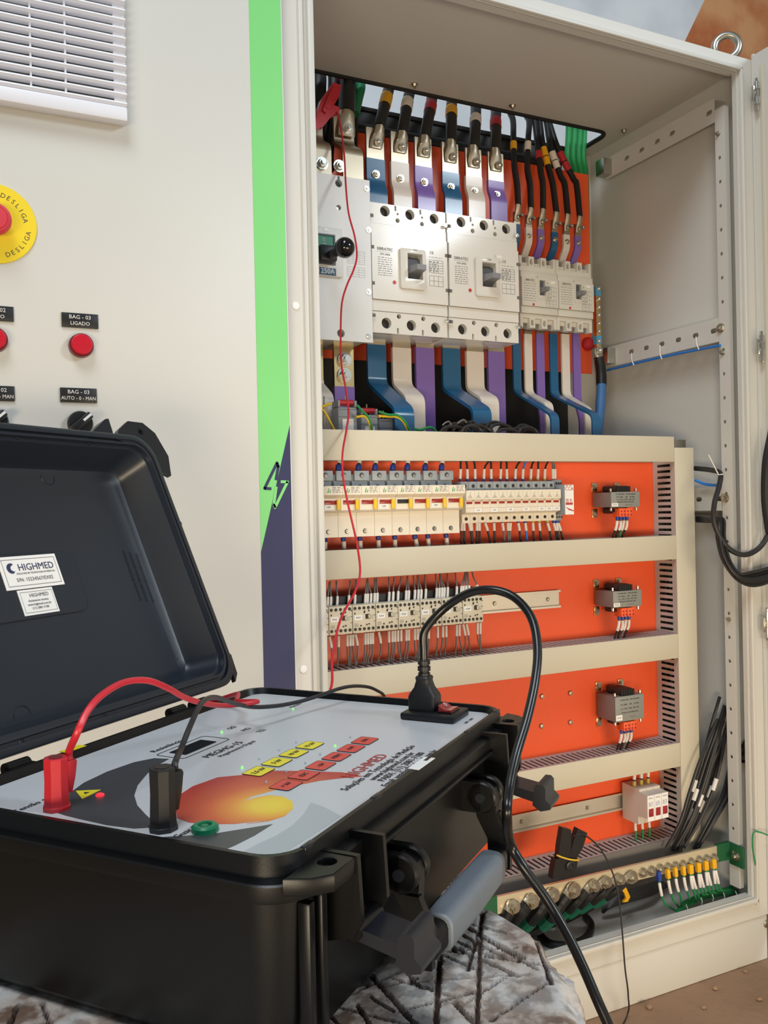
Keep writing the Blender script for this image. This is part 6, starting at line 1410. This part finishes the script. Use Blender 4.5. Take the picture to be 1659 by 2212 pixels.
# ================================================================ stump
def stump():
    SC_, SR, ST = Vector((.160, -.720)), .209, .6205
    rn = random.Random(21)
    def rad(a):
        r = SR*(1+.018*math.sin(3*a+.6)+.012*math.sin(7*a+1.1)+.008*math.sin(13*a)+.006*math.sin(23*a+2))
        d = math.degrees(a) % 360
        if 60 < d < 250: r *= 1+.22*math.sin(math.radians((d-60)/190*180))
        return r
    segs = []
    def add(a, b, w_, dpt): segs.append((Vector(a), Vector(b), w_, dpt))
    # scored cuts, laid out like the photograph
    for (x0, y0, x1, y1), w_ in (((1050, 1950, 1010, 2090), 2.2), ((950, 2060, 940, 2212), 3.2), ((1040, 1960, 1030, 2212), 2.4), ((800, 2100, 900, 2212), 3.0), ((1150, 1990, 1190, 2120), 2.4), ((985, 1985, 1090, 2010), 2), ((1000, 1995, 1130, 2065), 3.0), ((1010, 2000, 1160, 2090), 2), ((990, 2010, 1090, 2065), 2), ((975, 2040, 1120, 2105), 2), ((975, 2025, 1060, 2060), 2), ((960, 2060, 1040, 2095), 1.6), ((850, 2110, 970, 2145), 2), ((820, 2130, 900, 2110), 1.6), ((880, 2100, 910, 2130), 1.8), ((800, 2150, 850, 2180), 1.8), ((860, 2180, 1020, 2140), 2), ((980, 2160, 1030, 2212), 2.6), ((770, 2165, 800, 2212), 2.2), ((1100, 2100, 1010, 2160), 1.6), ((1060, 2200, 1180, 2120), 1.6), ((40, 2165, 20, 2212), 2), ((90, 2160, 110, 2212), 2)):
        a = AZ(x0, y0, ST); b = AZ(x1, y1, ST); add((a.x, a.y), (b.x, b.y), w_*.00055, .0045)
    for k in range(34):
        a = rn.uniform(0, 2*PI); r = rn.uniform(0, .2); c = SC_+Vector((math.cos(a), math.sin(a)))*r; t = rn.uniform(0, PI); l = rn.uniform(.03, .09); d = Vector((math.cos(t), math.sin(t)))*l
        add(c-d, c+d, rn.uniform(.0006, .0013), rn.uniform(.002, .004))
    from mathutils import noise
    def groove(p):
        h = 0.0
        for a, b, w_, dp in segs:
            if abs(p.x-(a.x+b.x)/2) > abs(b.x-a.x)/2+.004 or abs(p.y-(a.y+b.y)/2) > abs(b.y-a.y)/2+.004: continue
            ab = b-a; t = max(0, min(1, (p-a).dot(ab)/ab.dot(ab))); d = (p-(a+ab*t)).length
            dw = w_*(1.15+.5*noise.noise(Vector((p.x*160, p.y*160, 7))))
            if d < dw: h = max(h, dp*(1-(d/dw)**4))
        return h
    from mathutils import noise
    NA, NR = 560, 160
    vs, fs, gv = [], [], []
    vs.append((SC_.x, SC_.y, ST)); gv.append(0)
    for i in range(1, NR+1):
        f = i/NR
        for j in range(NA):
            a = 2*PI*j/NA; r = rad(a)*.975*f; p = SC_+Vector((math.cos(a), math.sin(a)))*r
            ed = max(0, (f-.93)/.07); n = noise.noise(Vector((p.x*45, p.y*45, 0)))*.0004+noise.noise(Vector((p.x*160, p.y*160, 3)))*.0004+noise.noise(Vector((p.x*420, p.y*420, 5)))*.0004
            h = groove(p) if p.y < -.55 else 0
            vs.append((p.x, p.y, ST-.0012+min(n, .0009)-h-ed*ed*.008)); gv.append(min(1, h/.0022))
    for j in range(NA): fs.append((0, 1+j, 1+(j+1) % NA))
    for i in range(NR-1):
        for j in range(NA): b0 = 1+i*NA; fs.append((b0+j, b0+NA+j, b0+NA+(j+1) % NA, b0+(j+1) % NA))
    prof = [(.610, .99), (.604, 1.0), (.597, 1.0), (.590, .985), (.584, .965), (.579, .935), (.575, .92), (.571, .935), (.566, .975), (.560, 1.0), (.550, 1.01), (.535, 1.0), (.520, 1.01), (.50, 1.0), (.45, .99), (.38, 1.0), (.3, 1.0), (.2, 1.01), (.1, 1.02), (.0, 1.03)]
    base = 1+(NR-1)*NA
    for z, k in prof:
        b1 = len(vs)
        for j in range(NA):
            a = 2*PI*j/NA; r = rad(a)*k; dirv = Vector((math.cos(a), math.sin(a)))
            q = Vector((dirv.x*3, dirv.y*3, z*9)); r += noise.noise(q*3)*.006+noise.noise(q*9)*.0035+noise.noise(q*24)*.0018
            vs.append((SC_.x+dirv.x*r, SC_.y+dirv.y*r, z)); gv.append(max(0, min(1, noise.noise(q*14)*1.2-.05)))
        for j in range(NA): fs.append((base+j, b1+j, b1+(j+1) % NA, base+(j+1) % NA))
        base = b1
    fs.append(tuple(base+j for j in range(NA))[::-1])
    me = bpy.data.meshes.new('tree_stump'); me.from_pydata(vs, [], fs); me.update()
    at = me.attributes.new('cut', 'FLOAT', 'POINT'); at.data.foreach_set('value', gv)
    bm = bmesh.new(); bm.from_mesh(me); fix_normals(bm); bm.to_mesh(me); bm.free()
    m = bpy.data.materials.new('weathered_wood'); m.use_nodes = True; nt = m.node_tree; b = nt.nodes['Principled BSDF']; b.inputs['Roughness'].default_value = .85
    tc = nt.nodes.new('ShaderNodeTexCoord')
    def noi(s, d=5): n = nt.nodes.new('ShaderNodeTexNoise'); n.inputs['Scale'].default_value = s; n.inputs['Detail'].default_value = d; nt.links.new(tc.outputs['Object'], n.inputs['Vector']); return n
    def ramp(n, st): r = nt.nodes.new('ShaderNodeValToRGB'); nt.links.new(n.outputs['Fac'], r.inputs[0]); e = r.color_ramp.elements; e[0].position, e[0].color = st[0][0], rgb(st[0][1]); e[1].position, e[1].color = st[-1][0], rgb(st[-1][1]); [setattr(e.new(p), 'color', rgb(c)) for p, c in st[1:-1]]; return r
    r1 = ramp(noi(11, 6), [(.36, '7E6352'), (.44, 'AE9F93'), (.51, 'B9BCBE'), (.60, 'C4B2A2'), (.68, '8E7260')]); r2 = ramp(noi(70, 6), [(.43, '5C4638'), (.50, 'A89C92'), (.58, 'D2CAC2')])
    mx = nt.nodes.new('ShaderNodeMix'); mx.data_type = 'RGBA'; mx.inputs[0].default_value = .5; nt.links.new(r1.outputs[0], mx.inputs[6]); nt.links.new(r2.outputs[0], mx.inputs[7])
    av = nt.nodes.new('ShaderNodeAttribute'); av.attribute_name = 'cut'
    m2 = nt.nodes.new('ShaderNodeMix'); m2.data_type = 'RGBA'; nt.links.new(av.outputs['Fac'], m2.inputs[0]); nt.links.new(mx.outputs[2], m2.inputs[6]); m2.inputs[7].default_value = rgb('47332A')
    nt.links.new(m2.outputs[2], b.inputs['Base Color'])
    bp = nt.nodes.new('ShaderNodeBump'); bp.inputs['Strength'].default_value = .7; bp.inputs['Distance'].default_value = .0015; nt.links.new(noi(140, 8).outputs['Fac'], bp.inputs['Height']); nt.links.new(bp.outputs['Normal'], b.inputs['Normal'])
    MATS['weathered_wood'] = m
    o = finish(me, 'tree_stump', 'weathered_wood', None, True, True, .9)
    tag(o, 'weathered grey wooden stump scored with saw cuts, carrying the open case', 'stump')
stump()
